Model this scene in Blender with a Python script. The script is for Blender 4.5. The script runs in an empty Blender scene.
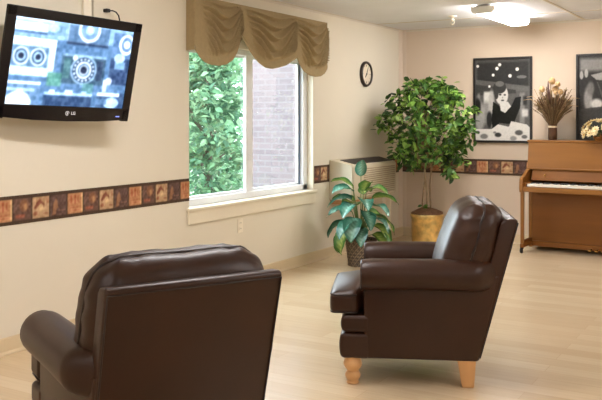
import bpy, bmesh, math, random
import numpy as np
from mathutils import Vector, Matrix

random.seed(7)
rng = np.random.default_rng(7)
sc = bpy.context.scene
C = sc.collection
PI = math.pi

# ------------------------------------------------------------------ camera
F_PX, HORIZON, EYE = 820.0, 119.0, 1.384
YAW = math.atan(485.0 / 820.0)
cam_d = bpy.data.cameras.new('camera')
cam = bpy.data.objects.new('camera', cam_d)
C.objects.link(cam)
cam.location = (3.94, 0.0, EYE)
cam.rotation_euler = (PI / 2, 0, YAW)
cam_d.sensor_fit = 'HORIZONTAL'
cam_d.sensor_width = 36.0
cam_d.lens = 36.0 * F_PX / 602.0
cam_d.shift_y = (HORIZON - 200.0) / 602.0
cam_d.clip_end = 200
sc.camera = cam

# ------------------------------------------------------------------ world, light, exposure
LAMP_POWER = 26.5
LAMP_COL = (1.0, 0.965, 0.955)
SKY_STRENGTH = 11.0
world = bpy.data.worlds.new('world')
sc.world = world
world.use_nodes = True
wn = world.node_tree
bg = wn.nodes['Background']
bg.inputs['Color'].default_value = (0.80, 0.90, 1.0, 1)
bg.inputs['Strength'].default_value = SKY_STRENGTH
sc.view_settings.view_transform = 'Standard'
sc.view_settings.look = 'None'
sc.view_settings.gamma = 1.0
sc.view_settings.use_curve_mapping = False
sc.view_settings.exposure = 0.48


# ------------------------------------------------------------------ materials
def lin(c):
    return tuple((x / 12.92 if x <= 0.04045 else ((x + 0.055) / 1.055) ** 2.4) for x in c)


def rgb(r, g, b):
    return lin((r / 255.0, g / 255.0, b / 255.0))


def mat(name, col, rough=0.6, metal=0.0, var=0.0, vscale=8.0, bump=0.0, bscale=60.0, spec=0.5,
        emit=None, estr=0.0, attr=None, stretch=None, coat=0.0, transl=0.0, bdist=0.01):
    m = bpy.data.materials.new(name)
    m.use_nodes = True
    nt = m.node_tree
    b = nt.nodes['Principled BSDF']
    b.inputs['Roughness'].default_value = rough
    b.inputs['Metallic'].default_value = metal
    b.inputs['Specular IOR Level'].default_value = spec
    b.inputs['Coat Weight'].default_value = coat
    tc = nt.nodes.new('ShaderNodeTexCoord')
    mp = nt.nodes.new('ShaderNodeMapping')
    nt.links.new(tc.outputs['Object'], mp.inputs['Vector'])
    if stretch:
        mp.inputs['Scale'].default_value = stretch
    if attr:
        a = nt.nodes.new('ShaderNodeAttribute')
        a.attribute_name = attr
        src = a.outputs['Color']
    else:
        n = nt.nodes.new('ShaderNodeTexNoise')
        n.inputs['Scale'].default_value = vscale
        n.inputs['Detail'].default_value = 5.0
        nt.links.new(mp.outputs['Vector'], n.inputs['Vector'])
        r = nt.nodes.new('ShaderNodeValToRGB')
        r.color_ramp.elements[0].position = 0.3
        r.color_ramp.elements[1].position = 0.7
        r.color_ramp.elements[0].color = tuple(max(0, x * (1 - var)) for x in col) + (1,)
        r.color_ramp.elements[1].color = tuple(min(1, x * (1 + var)) for x in col) + (1,)
        nt.links.new(n.outputs['Fac'], r.inputs['Fac'])
        src = r.outputs['Color']
    nt.links.new(src, b.inputs['Base Color'])
    if emit is not None or (attr and estr > 0):
        if attr and emit is None:
            nt.links.new(src, b.inputs['Emission Color'])
        else:
            b.inputs['Emission Color'].default_value = tuple(emit) + (1,)
        b.inputs['Emission Strength'].default_value = estr
    if bump > 0:
        n2 = nt.nodes.new('ShaderNodeTexNoise')
        n2.inputs['Scale'].default_value = bscale
        n2.inputs['Detail'].default_value = 4.0
        nt.links.new(mp.outputs['Vector'], n2.inputs['Vector'])
        bp = nt.nodes.new('ShaderNodeBump')
        bp.inputs['Strength'].default_value = bump
        bp.inputs['Distance'].default_value = bdist
        nt.links.new(n2.outputs['Fac'], bp.inputs['Height'])
        nt.links.new(bp.outputs['Normal'], b.inputs['Normal'])
    if transl > 0:
        tr = nt.nodes.new('ShaderNodeBsdfTranslucent')
        nt.links.new(src, tr.inputs['Color'])
        mx = nt.nodes.new('ShaderNodeMixShader')
        mx.inputs[0].default_value = transl
        nt.links.new(b.outputs[0], mx.inputs[1])
        nt.links.new(tr.outputs[0], mx.inputs[2])
        nt.links.new(mx.outputs[0], nt.nodes['Material Output'].inputs['Surface'])
    return m


def brick_like(name, c1, c2, cm, scale, bw, rh, mortar, rough=0.8, bump=0.3, rot=(0, 0, 0), bias=0.0, spec=0.5,
               noise=0.0):
    m = bpy.data.materials.new(name)
    m.use_nodes = True
    nt = m.node_tree
    b = nt.nodes['Principled BSDF']
    b.inputs['Roughness'].default_value = rough
    b.inputs['Specular IOR Level'].default_value = spec
    tc = nt.nodes.new('ShaderNodeTexCoord')
    mp = nt.nodes.new('ShaderNodeMapping')
    mp.inputs['Rotation'].default_value = rot
    nt.links.new(tc.outputs['Object'], mp.inputs['Vector'])
    t = nt.nodes.new('ShaderNodeTexBrick')
    t.inputs['Color1'].default_value = c1 + (1,)
    t.inputs['Color2'].default_value = c2 + (1,)
    t.inputs['Mortar'].default_value = cm + (1,)
    t.inputs['Scale'].default_value = scale
    t.inputs['Brick Width'].default_value = bw
    t.inputs['Row Height'].default_value = rh
    t.inputs['Mortar Size'].default_value = mortar
    t.inputs['Bias'].default_value = bias
    nt.links.new(mp.outputs['Vector'], t.inputs['Vector'])
    src = t.outputs['Color']
    if noise > 0:
        mp2 = nt.nodes.new('ShaderNodeMapping')
        mp2.inputs['Rotation'].default_value = rot
        mp2.inputs['Scale'].default_value = (1.6, 22, 1)
        nt.links.new(tc.outputs['Object'], mp2.inputs['Vector'])
        n = nt.nodes.new('ShaderNodeTexNoise')
        n.inputs['Scale'].default_value = 2.0
        n.inputs['Detail'].default_value = 6.0
        nt.links.new(mp2.outputs['Vector'], n.inputs['Vector'])
        mr = nt.nodes.new('ShaderNodeMapRange')
        mr.inputs['To Min'].default_value = 1 - noise
        mr.inputs['To Max'].default_value = 1 + noise
        nt.links.new(n.outputs['Fac'], mr.inputs['Value'])
        mu = nt.nodes.new('ShaderNodeVectorMath')
        mu.operation = 'SCALE'
        nt.links.new(src, mu.inputs[0])
        nt.links.new(mr.outputs['Result'], mu.inputs['Scale'])
        src = mu.outputs['Vector']
    nt.links.new(src, b.inputs['Base Color'])
    if bump > 0:
        bp = nt.nodes.new('ShaderNodeBump')
        bp.inputs['Strength'].default_value = bump
        bp.inputs['Distance'].default_value = 0.004
        bp.invert = True
        nt.links.new(t.outputs['Fac'], bp.inputs['Height'])
        nt.links.new(bp.outputs['Normal'], b.inputs['Normal'])
    return m


M = {}
M['wall'] = mat('wall_paint', rgb(226, 217, 198), 0.75, var=0.02, vscale=1.5, bump=0.05, bscale=180, spec=0.25)
M['wall_back'] = mat('back_wall_paint', rgb(216, 197, 176), 0.75, var=0.02, vscale=1.5, bump=0.05, bscale=180, spec=0.25)
M['ceiling'] = mat('ceiling_tile', rgb(234, 234, 238), 0.9, var=0.03, vscale=2.5, bump=0.15, bscale=120, spec=0.1)
M['tbar'] = mat('ceiling_grid', rgb(214, 203, 186), 0.6)
M['floor'] = brick_like('maple_floor', rgb(214, 192, 159), rgb(203, 179, 145), rgb(194, 168, 132), 1.0, 1.4, 0.13,
                        0.0012, rough=0.22, bump=0.0, spec=0.75, noise=0.10, rot=(0, 0, 0.0))
M['baseboard'] = mat('baseboard_vinyl', rgb(214, 194, 158), 0.5, var=0.02)
M['sill'] = mat('sill_paint', rgb(234, 224, 202), 0.4, var=0.01)
M['white_vinyl'] = mat('white_vinyl', rgb(236, 238, 240), 0.35)
M['dark_gap'] = mat('window_track', rgb(92, 116, 146), 0.5)
M['leather'] = mat('brown_leather', (0.034, 0.0105, 0.0035), 0.40, var=0.12, vscale=6, bump=0.12, bscale=220, spec=0.40, bdist=0.003)
M['piping'] = mat('leather_piping', (0.020, 0.010, 0.008), 0.4)
M['leg_wood'] = mat('pale_leg_wood', rgb(216, 166, 112), 0.4, var=0.10, vscale=10, stretch=(1, 1, 0.2))
M['tv_black'] = mat('glossy_black_plastic', (0.006, 0.004, 0.005), 0.25, spec=0.4)
M['tv_mat'] = mat('matt_black_plastic', (0.02, 0.02, 0.02), 0.6)
M['logo'] = mat('silver_logo', (0.75, 0.75, 0.78), 0.4, emit=(0.75, 0.75, 0.78), estr=0.2)
M['logo_red'] = mat('blue_power_light', (0.2, 0.25, 0.8), 0.4, emit=(0.25, 0.3, 1.0), estr=1.0)
M['metal_dark'] = mat('dark_steel', (0.04, 0.04, 0.045), 0.4, metal=0.6)
M['steel'] = mat('steel', (0.5, 0.5, 0.5), 0.3, metal=1)
M['valance'] = mat('olive_tan_fabric', rgb(164, 144, 108), 0.85, var=0.06, vscale=40, bump=0.25, bscale=500, spec=0.15, bdist=0.002)
M['ac'] = mat('ac_beige_plastic', rgb(206, 194, 170), 0.5)
M['ac_dark'] = mat('ac_dark_grille', (0.025, 0.018, 0.014), 0.6)
M['ac_base'] = mat('brown_subbase', rgb(178, 130, 82), 0.6, var=0.05)
M['gold'] = mat('gold_foil_pot', rgb(222, 190, 122), 0.3, metal=0.85, var=0.35, vscale=14, bump=0.5, bscale=26, bdist=0.02)
M['moss'] = mat('dry_moss', rgb(120, 84, 56), 0.95, var=0.4, vscale=60, bump=1.0, bscale=90, bdist=0.02)
M['bark'] = mat('pale_bark', rgb(150, 126, 96), 0.85, var=0.3, vscale=40)
M['ficus_leaf'] = mat('ficus_leaf', (0, 0, 0), 0.38, attr='col', transl=0.25, spec=0.4)
M['dief_leaf'] = mat('variegated_leaf', (0, 0, 0), 0.27, attr='col', transl=0.12, spec=0.6)
M['stalk'] = mat('leaf_stalk', rgb(96, 124, 62), 0.5, var=0.1)
M['basket'] = mat('woven_basket', (0, 0, 0), 0.7, attr='col')
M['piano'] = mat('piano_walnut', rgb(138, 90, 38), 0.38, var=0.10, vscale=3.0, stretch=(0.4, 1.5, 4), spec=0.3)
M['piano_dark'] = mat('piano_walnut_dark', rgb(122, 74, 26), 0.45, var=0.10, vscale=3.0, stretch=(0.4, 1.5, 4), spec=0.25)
M['brass'] = mat('brass', rgb(206, 160, 84), 0.28, metal=1.0)
M['ivory'] = mat('ivory_key', rgb(240, 234, 220), 0.25)
M['ebony'] = mat('ebony_key', (0.012, 0.011, 0.011), 0.3)
M['rubber'] = mat('black_rubber', (0.015, 0.014, 0.014), 0.6)
M['frame_black'] = mat('black_poster_frame', (0.014, 0.012, 0.011), 0.35)
M['print'] = mat('poster_print', (0, 0, 0), 0.35, attr='col', spec=0.4)
M['border'] = mat('wallpaper_border', (0, 0, 0), 0.7, attr='col', spec=0.25)
M['screen'] = mat('screen_picture', (0, 0, 0), 0.25, attr='col', estr=1.0)
M['dry_stem'] = mat('dried_grass', (0, 0, 0), 0.9, attr='col')
M['dry_ball'] = mat('dried_flower_head', rgb(206, 170, 122), 0.9, var=0.25, vscale=60, bump=0.8, bscale=80)
M['ribbon'] = mat('cream_ribbon', rgb(226, 206, 172), 0.7)
M['petal'] = mat('cream_petal', rgb(240, 222, 176), 0.7, var=0.1, vscale=30, transl=0.15)
M['petal_heart'] = mat('ochre_heart', rgb(206, 150, 60), 0.8)
M['green_dark'] = mat('dark_green_leaf', rgb(70, 84, 36), 0.6, var=0.2)
M['clock_rim'] = mat('dark_brown_rim', (0.035, 0.024, 0.016), 0.4)
M['clock_face'] = mat('cream_clock_face', rgb(232, 218, 196), 0.5)
M['plate'] = mat('white_wall_plate', rgb(238, 228, 208), 0.45)
M['slot'] = mat('socket_slot', (0.03, 0.025, 0.02), 0.6)
M['lamp_body'] = mat('lamp_end_cap', rgb(240, 236, 230), 0.5)
M['diffuser'] = mat('lamp_diffuser', (0.9, 0.9, 0.9), 0.5, emit=LAMP_COL, estr=LAMP_POWER)
M['grass'] = mat('grass_ground', rgb(96, 104, 86), 0.9, var=0.25, vscale=3)
M['brick'] = brick_like('pale_brick', rgb(96, 84, 86), rgb(86, 75, 78), rgb(98, 91, 92), 1.0, 0.22, 0.078, 0.010,
                        rough=0.85, bump=0.2, rot=(PI / 2, 0, 0))
M['tree_leaf'] = mat('outdoor_leaf', (0, 0, 0), 0.6, attr='col', transl=0.45, spec=0.15)
M['tree_bark'] = mat('outdoor_bark', rgb(84, 78, 66), 0.9, var=0.3)


def glass_mat():
    m = bpy.data.materials.new('window_glass')
    m.use_nodes = True
    nt = m.node_tree
    nt.nodes.remove(nt.nodes['Principled BSDF'])
    tr = nt.nodes.new('ShaderNodeBsdfTransparent')
    tr.inputs['Color'].default_value = (0.96, 0.98, 0.97, 1)
    gl = nt.nodes.new('ShaderNodeBsdfGlossy')
    gl.inputs['Roughness'].default_value = 0.02
    lw = nt.nodes.new('ShaderNodeLayerWeight')
    lw.inputs['Blend'].default_value = 0.5
    pw = nt.nodes.new('ShaderNodeMath'); pw.operation = 'POWER'; pw.inputs[1].default_value = 5.0
    nt.links.new(lw.outputs['Facing'], pw.inputs[0])
    fr = nt.nodes.new('ShaderNodeMath'); fr.operation = 'MULTIPLY_ADD'; fr.inputs[1].default_value = 0.9; fr.inputs[2].default_value = 0.04
    nt.links.new(pw.outputs[0], fr.inputs[0])
    mx = nt.nodes.new('ShaderNodeMixShader')
    nt.links.new(fr.outputs[0], mx.inputs[0])
    nt.links.new(tr.outputs[0], mx.inputs[1])
    nt.links.new(gl.outputs[0], mx.inputs[2])
    nt.links.new(mx.outputs[0], nt.nodes['Material Output'].inputs['Surface'])
    return m


M['glass'] = glass_mat()


# ------------------------------------------------------------------ object helpers
def link(name, me, material, parent=None, smooth=False):
    o = bpy.data.objects.new(name, me)
    C.objects.link(o)
    if material is not None:
        for mm in (material if isinstance(material, (list, tuple)) else [material]):
            me.materials.append(mm)
    if parent is not None:
        o.parent = parent
    if smooth:
        for p in me.polygons:
            p.use_smooth = True
    return o


def obj(name, bm, material, parent=None, smooth=False, auto=None):
    bmesh.ops.recalc_face_normals(bm, faces=bm.faces[:])
    me = bpy.data.meshes.new(name)
    if auto is not None:
        for f in bm.faces:
            f.smooth = True
        for e in bm.edges:
            if len(e.link_faces) == 2 and e.calc_face_angle(0) > auto:
                e.smooth = False
    bm.to_mesh(me)
    bm.free()
    return link(name, me, material, parent, smooth)


def thing(name, label, cat, loc=(0, 0, 0), rotz=0.0, group=None):
    o = bpy.data.objects.new(name, None)
    C.objects.link(o)
    o.empty_display_size = 0.1
    o.location = loc
    o.rotation_euler = (0, 0, rotz)
    return tag(o, label, cat, group)


def tag(o, label, cat, group=None, kind=None):
    o['label'] = label
    o['category'] = cat
    if group:
        o['group'] = group
    if kind:
        o['kind'] = kind
    return o


def struct(name, bm, m, parent=None, smooth=False):
    o = obj(name, bm, m, parent, smooth)
    if parent is None:
        o['kind'] = 'structure'
    return o


def box(bm, x0, x1, y0, y1, z0, z1, bevel=0.0, seg=2, mi=0):
    vs = [bm.verts.new((x, y, z)) for x in (x0, x1) for y in (y0, y1) for z in (z0, z1)]
    fs = []
    for q in ((0, 1, 3, 2), (4, 6, 7, 5), (0, 4, 5, 1), (2, 3, 7, 6), (0, 2, 6, 4), (1, 5, 7, 3)):
        f = bm.faces.new([vs[i] for i in q])
        f.material_index = mi
        fs.append(f)
    if bevel > 0:
        es = list({e for f in fs for e in f.edges})
        r = bmesh.ops.bevel(bm, geom=es, offset=bevel, segments=seg, profile=0.5, affect='EDGES')
        for f in r['faces']:
            f.material_index = mi
    return vs


def prism(bm, pts, axis, a0, a1, bevel=0.0, seg=2, mi=0):
    """polygon pts extruded along axis ('x': pts are y,z; 'y': pts are x,z; 'z': pts are x,y)"""
    def mk(p, a):
        if axis == 'x':
            return (a, p[0], p[1])
        if axis == 'y':
            return (p[0], a, p[1])
        return (p[0], p[1], a)
    v0 = [bm.verts.new(mk(p, a0)) for p in pts]
    v1 = [bm.verts.new(mk(p, a1)) for p in pts]
    n = len(pts)
    fs = [bm.faces.new(v0), bm.faces.new(v1[::-1])]
    for i in range(n):
        fs.append(bm.faces.new((v0[i], v0[(i + 1) % n], v1[(i + 1) % n], v1[i])))
    for f in fs:
        f.material_index = mi
    if bevel > 0:
        es = list({e for f in fs for e in f.edges})
        bmesh.ops.bevel(bm, geom=es, offset=bevel, segments=seg, profile=0.5, affect='EDGES')


def lathe(bm, prof, seg=24, center=(0, 0), squash=1.0):
    rings = []
    for r, z in prof:
        if r < 1e-5:
            rings.append([bm.verts.new((center[0], center[1], z))])
        else:
            rings.append([bm.verts.new((center[0] + r * math.cos(2 * PI * i / seg),
                                        center[1] + squash * r * math.sin(2 * PI * i / seg), z)) for i in range(seg)])
    for a, b in zip(rings[:-1], rings[1:]):
        for i in range(seg):
            j = (i + 1) % seg
            if len(a) == 1 and len(b) == 1:
                continue
            if len(a) == 1:
                bm.faces.new((a[0], b[i], b[j]))
            elif len(b) == 1:
                bm.faces.new((a[i], a[j], b[0]))
            else:
                bm.faces.new((a[i], a[j], b[j], b[i]))


def tube(bm, pts, radii, seg=8, closed=False, cap=True):
    pts = [Vector(p) for p in pts]
    n = len(pts)
    if not isinstance(radii, (list, tuple)):
        radii = [radii] * n
    rings = []
    prev = None
    for i, p in enumerate(pts):
        if closed:
            t = (pts[(i + 1) % n] - pts[i - 1]).normalized()
        else:
            t = (pts[min(i + 1, n - 1)] - pts[max(i - 1, 0)]).normalized()
        if prev is None:
            a = Vector((0, 0, 1)) if abs(t.z) < 0.9 else Vector((1, 0, 0))
            u = t.cross(a).normalized()
        else:
            u = (prev - t * prev.dot(t)).normalized()
        prev = u
        w = t.cross(u)
        rings.append([bm.verts.new(p + (u * math.cos(2 * PI * k / seg) + w * math.sin(2 * PI * k / seg)) * radii[i])
                      for k in range(seg)])
    m = n if closed else n - 1
    for i in range(m):
        a, b = rings[i], rings[(i + 1) % n]
        for k in range(seg):
            j = (k + 1) % seg
            bm.faces.new((a[k], a[j], b[j], b[k]))
    if cap and not closed:
        bm.faces.new(rings[0][::-1])
        bm.faces.new(rings[-1])


def rbox(bm, hx, hy, hz, r, n=10, m=4, fn=None):
    """soft rounded box centred on the origin, deformed by fn"""
    def params(h):
        out = []
        for k in range(m + 1):
            out.append((-1, -math.tan(PI / 4 * (1 - k / m))))
        for k in range(1, n):
            out.append((0, -1 + 2 * k / n))
        for k in range(m + 1):
            out.append((1, math.tan(PI / 4 * k / m)))
        res = []
        for s, t in out:
            if s == 0:
                res.append((h - r) * t)
            else:
                res.append(s * (h - r) + r * t)
        return res
    H = (hx, hy, hz)
    P = [params(h) for h in H]
    cache = {}

    def vert(c):
        inner = [max(-(H[i] - r), min(H[i] - r, c[i])) for i in range(3)]
        d = Vector([c[i] - inner[i] for i in range(3)])
        if d.length > 1e-9:
            d = d.normalized() * r
        p = Vector(inner) + d
        key = tuple(round(x, 5) for x in p)
        if key not in cache:
            q = fn(p.copy()) if fn else p
            cache[key] = bm.verts.new(q)
        return cache[key]
    for ax in range(3):
        b, c = [i for i in range(3) if i != ax]
        for s in (-1, 1):
            for i in range(len(P[b]) - 1):
                for j in range(len(P[c]) - 1):
                    vs = []
                    for (di, dj) in ((0, 0), (1, 0), (1, 1), (0, 1)):
                        co = [0, 0, 0]
                        co[ax] = s * H[ax]
                        co[b] = P[b][i + di]
                        co[c] = P[c][j + dj]
                        v = vert(co)
                        if v not in vs:
                            vs.append(v)
                    if len(vs) >= 3:
                        try:
                            bm.faces.new(vs)
                        except ValueError:
                            pass


def copy_tree(o, parent=None):
    c = o.copy()
    C.objects.link(c)
    if parent is not None:
        c.parent = parent
    for ch in list(o.children):
        copy_tree(ch, c)
    return c


def set_col(me, cols):
    a = me.color_attributes.new('col', 'FLOAT_COLOR', 'POINT')
    arr = np.ones((len(me.vertices), 4), dtype=np.float32)
    arr[:, :3] = cols
    a.data.foreach_set('color', arr.ravel())


# ------------------------------------------------------------------ painted pictures (flat printed things)
class Canvas:
    def __init__(s, w, h, c):
        s.w, s.h = w, h
        s.a = np.ones((h, w, 3)) * np.array(c, dtype=float)
        y, x = np.mgrid[0:h, 0:w]
        s.x = (x + 0.5) / w
        s.y = (y + 0.5) / h            # y from the top

    def mix(s, mask, c):
        mask = np.clip(mask, 0, 1)[..., None]
        s.a = s.a * (1 - mask) + np.array(c, dtype=float) * mask

    def rect(s, x0, y0, x1, y1, c, k=1.0, soft=0.004):
        m = np.clip((s.x - x0) / soft, 0, 1) * np.clip((x1 - s.x) / soft, 0, 1) * \
            np.clip((s.y - y0) / soft, 0, 1) * np.clip((y1 - s.y) / soft, 0, 1)
        s.mix(m * k, c)

    def ell(s, cx, cy, rx, ry, c, k=1.0, soft=0.12, rot=0.0):
        dx, dy = s.x - cx, s.y - cy
        u = (dx * math.cos(rot) + dy * math.sin(rot)) / rx
        v = (-dx * math.sin(rot) + dy * math.cos(rot)) / ry
        m = np.clip((1 - np.sqrt(u * u + v * v)) / soft + 0.5, 0, 1)
        s.mix(m * k, c)

    def poly(s, pts, c, k=1.0):
        inside = np.zeros((s.h, s.w), bool)
        n = len(pts)
        for i in range(n):
            x0, y0 = pts[i]
            x1, y1 = pts[(i + 1) % n]
            cond = ((y0 > s.y) != (y1 > s.y))
            xi = (x1 - x0) * (s.y - y0) / ((y1 - y0) if abs(y1 - y0) > 1e-9 else 1e-9) + x0
            inside ^= cond & (s.x < xi)
        s.mix(inside.astype(float) * k, c)

    def noise(s, k, cell=4, mono=True):
        hh, ww = s.h // cell + 2, s.w // cell + 2
        g = rng.uniform(-1, 1, (hh, ww) if mono else (hh, ww, 3))
        g = np.repeat(np.repeat(g, cell, 0), cell, 1)[:s.h, :s.w]
        s.a += (g[..., None] if mono else g) * k

    def blur(s, n=1):
        for _ in range(n):
            a = np.pad(s.a, ((1, 1), (1, 1), (0, 0)), mode='edge')
            s.a = (a[1:-1, 1:-1] * 2 + a[:-2, 1:-1] + a[2:, 1:-1] + a[1:-1, :-2] + a[1:-1, 2:]) / 6


def picture(name, cv, width, height, material, parent, flipless=True):
    """flat picture in the local x-z plane, facing -y, centred; the colours are those of the print"""
    h, w = cv.h, cv.w
    a = np.clip(cv.a, 0, 1)
    xs = (np.arange(w) / (w - 1) - 0.5) * width
    zs = (0.5 - np.arange(h) / (h - 1)) * height
    X, Z = np.meshgrid(xs, zs)
    co = np.stack([X, np.zeros_like(X), Z], -1).reshape(-1, 3)
    idx = np.arange(h * w).reshape(h, w)
    fa = np.stack([idx[1:, :-1], idx[1:, 1:], idx[:-1, 1:], idx[:-1, :-1]], -1).reshape(-1, 4)
    me = bpy.data.meshes.new(name)
    me.from_pydata(co.tolist(), [], fa.tolist())
    la = np.where(a <= 0.04045, a / 12.92, ((a + 0.055) / 1.055) ** 2.4).reshape(-1, 3)
    set_col(me, la)
    return link(name, me, material, parent)


# ================================================================== THE ROOM
XR, YF, YB, ZC = 7.2, -3.2, 9.04, 2.44
WY0, WY1, WZ0, WZ1 = 4.975, 6.89, 0.70, 1.975      # window opening in the left wall

b = bmesh.new(); box(b, -0.15, XR + 0.15, YF - 0.15, YB + 0.15, -0.12, 0); struct('floor', b, M['floor'])
b = bmesh.new(); box(b, -0.15, XR + 0.15, YF - 0.15, YB + 0.15, ZC, ZC + 0.12); struct('ceiling', b, M['ceiling'])
b = bmesh.new()
box(b, -0.15, 0, YF, WY0, 0, ZC); box(b, -0.15, 0, WY1, YB, 0, ZC)
box(b, -0.15, 0, WY0, WY1, 0, WZ0); box(b, -0.15, 0, WY0, WY1, WZ1, ZC)
struct('wall_left', b, M['wall'])
b = bmesh.new(); box(b, -0.15, XR + 0.15, YB, YB + 0.15, 0, ZC); struct('wall_back', b, M['wall_back'])
b = bmesh.new(); box(b, XR, XR + 0.15, YF, YB, 0, ZC); struct('wall_right', b, M['wall'])
b = bmesh.new(); box(b, -0.15, XR + 0.15, YF - 0.15, YF, 0, ZC); struct('wall_front', b, M['wall'])


def base_prof(s=1):
    return [(0, 0), (0.016, 0), (0.016, 0.010), (0.010, 0.022), (0.008, 0.095), (0.004, 0.102), (0, 0.102)]


b = bmesh.new(); prism(b, base_prof(), 'y', YF, YB); struct('baseboard_left', b, M['baseboard'])
b = bmesh.new(); prism(b, [(YB - p[0], p[1]) for p in base_prof()], 'x', 0.012, XR); struct('baseboard_back', b, M['baseboard'])
# lighter corner guard strip in the far left corner
b = bmesh.new(); box(b, 0, 0.004, YB - 0.11, YB, 0.103, ZC); box(b, 0, 0.05, YB - 0.004, YB, 0.103, ZC)
struct('trim_1', b, mat('corner_guard', rgb(224, 208, 190), 0.6))
# suspended ceiling grid
b = bmesh.new()
for gx in (2.10, 4.54, 6.98):
    box(b, gx - 0.012, gx + 0.012, YF, YB, ZC - 0.005, ZC)
gy = YB - 0.75
while gy > YF:
    box(b, 0, XR, gy - 0.012, gy + 0.012, ZC - 0.004, ZC)
    gy -= 2.44
struct('trim_2', b, M['tbar'])
b = bmesh.new(); prism(b, [(0, ZC - 0.022), (0.003, ZC - 0.022), (0.003, ZC - 0.003), (0.022, ZC - 0.003), (0.022, ZC), (0, ZC)], 'y', YF, YB)
struct('trim_3', b, M['tbar'])
b = bmesh.new(); prism(b, [(YB, ZC - 0.022), (YB - 0.003, ZC - 0.022), (YB - 0.003, ZC - 0.003), (YB - 0.022, ZC - 0.003), (YB - 0.022, ZC), (YB, ZC)], 'x', 0.022, XR)
struct('trim_4', b, M['tbar'])


# ---- film strip wallpaper border
def film_canvas():
    fr_w = 26
    tiles = []
    hh = 30
    dark, edge = (0.25, 0.19, 0.14), (0.36, 0.30, 0.21)
    for k in range(4):
        cv = Canvas(fr_w, hh, dark)
        if k == 0:
            cv.rect(0.04, 0.14, 0.96, 0.86, (0.80, 0.57, 0.40))
            for (x, y, w_, h_) in ((0.2, 0.2, 0.12, 0.3), (0.45, 0.18, 0.1, 0.36), (0.62, 0.22, 0.1, 0.26), (0.15, 0.62, 0.55, 0.05), (0.3, 0.72, 0.5, 0.05)):
                cv.rect(x, y, x + w_, y + h_, (0.66, 0.32, 0.20), 0.85, 0.03)
            cv.rect(0.84, 0.14, 0.96, 0.86, (0.94, 0.80, 0.58), 1, 0.03)
        elif k == 1:
            cv.rect(0.04, 0.14, 0.96, 0.86, (0.40, 0.29, 0.25))
            cv.ell(0.58, 0.38, 0.24, 0.2, (0.56, 0.38, 0.26), 0.9, 0.4)
            cv.ell(0.66, 0.42, 0.10, 0.12, (0.78, 0.58, 0.38), 0.9, 0.5)
            cv.rect(0.12, 0.66, 0.62, 0.80, (0.66, 0.36, 0.26), 0.9, 0.03)
        elif k == 2:
            cv.rect(0.04, 0.14, 0.96, 0.86, (0.80, 0.66, 0.50))
            cv.poly([(0.1, 0.5), (0.42, 0.18), (0.7, 0.42), (0.62, 0.5), (0.42, 0.38), (0.2, 0.56)], (0.48, 0.24, 0.17), 0.9)
            cv.ell(0.5, 0.52, 0.13, 0.14, (0.92, 0.80, 0.60))
            cv.ell(0.2, 0.7, 0.12, 0.08, (0.60, 0.34, 0.24), 0.8)
            cv.rect(0.6, 0.68, 0.9, 0.76, (0.58, 0.36, 0.26), 0.8, 0.03)
            cv.rect(0.78, 0.18, 0.94, 0.4, (0.70, 0.44, 0.34), 0.6, 0.05)
        else:
            cv.rect(0.04, 0.14, 0.96, 0.86, (0.37, 0.28, 0.26))
            cv.poly([(0.12, 0.82), (0.2, 0.45), (0.34, 0.24), (0.44, 0.4), (0.5, 0.6), (0.38, 0.62), (0.32, 0.82)], (0.66, 0.46, 0.30), 0.8)
            cv.rect(0.5, 0.66, 0.9, 0.7, (0.62, 0.44, 0.36), 0.8, 0.02)
            cv.rect(0.5, 0.75, 0.9, 0.79, (0.62, 0.44, 0.36), 0.8, 0.02)
        cv.noise(0.07, 3)
        cv.noise(0.05, 2)
        cv.blur(1)
        cv.rect(-1, 0.0, 2, 0.12, dark)
        cv.rect(-1, 0.88, 2, 1.0, dark)
        for i in range(7):                                   # sprocket holes
            cv.rect(i / 7 + 0.03, 0.035, i / 7 + 0.10, 0.08, edge, 1, 0.01)
            cv.rect(i / 7 + 0.03, 0.92, i / 7 + 0.10, 0.965, edge, 1, 0.01)
        tiles.append(cv.a)
    a = np.concatenate(tiles, 1)
    return a * 0.82 + np.array((0.42, 0.30, 0.23)) * 0.18


FILM = film_canvas()


def border(name, length, frame, phase, loc, rz):
    h, w4, _ = FILM.shape
    per = frame * 4
    nx = int(length / frame * 22)
    xs = np.linspace(0, length, nx)
    cols = ((xs + phase) / per % 1.0 * w4).astype(int) % w4
    a = FILM[:, cols]
    cv = Canvas(nx, h, (0, 0, 0))
    cv.a = a
    o = picture(name, cv, length, 0.172, M['border'], None)
    o.location = loc
    o.rotation_euler = (0, 0, rz)
    o['kind'] = 'structure'
    return o


ZB_ = 0.843
# on the left wall the strip reads from low y to high y; local +x -> +y, facing +x
border('trim_5', WY0 - YF, 0.14125, 0.412, (0.003, (WY0 + YF) / 2, ZB_), PI / 2)
border('trim_6', 7.215 - 6.905, 0.14125, 0.14125 * 1.1, (0.003, (7.215 + 6.905) / 2, ZB_), PI / 2)
border('trim_7', YB - 8.27, 0.14125, 0.02, (0.003, (YB + 8.27) / 2 - 0.03, ZB_), PI / 2)
border('trim_8', XR, 0.14125, 0.218, (XR / 2, YB - 0.0055, ZB_), 0)

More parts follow.
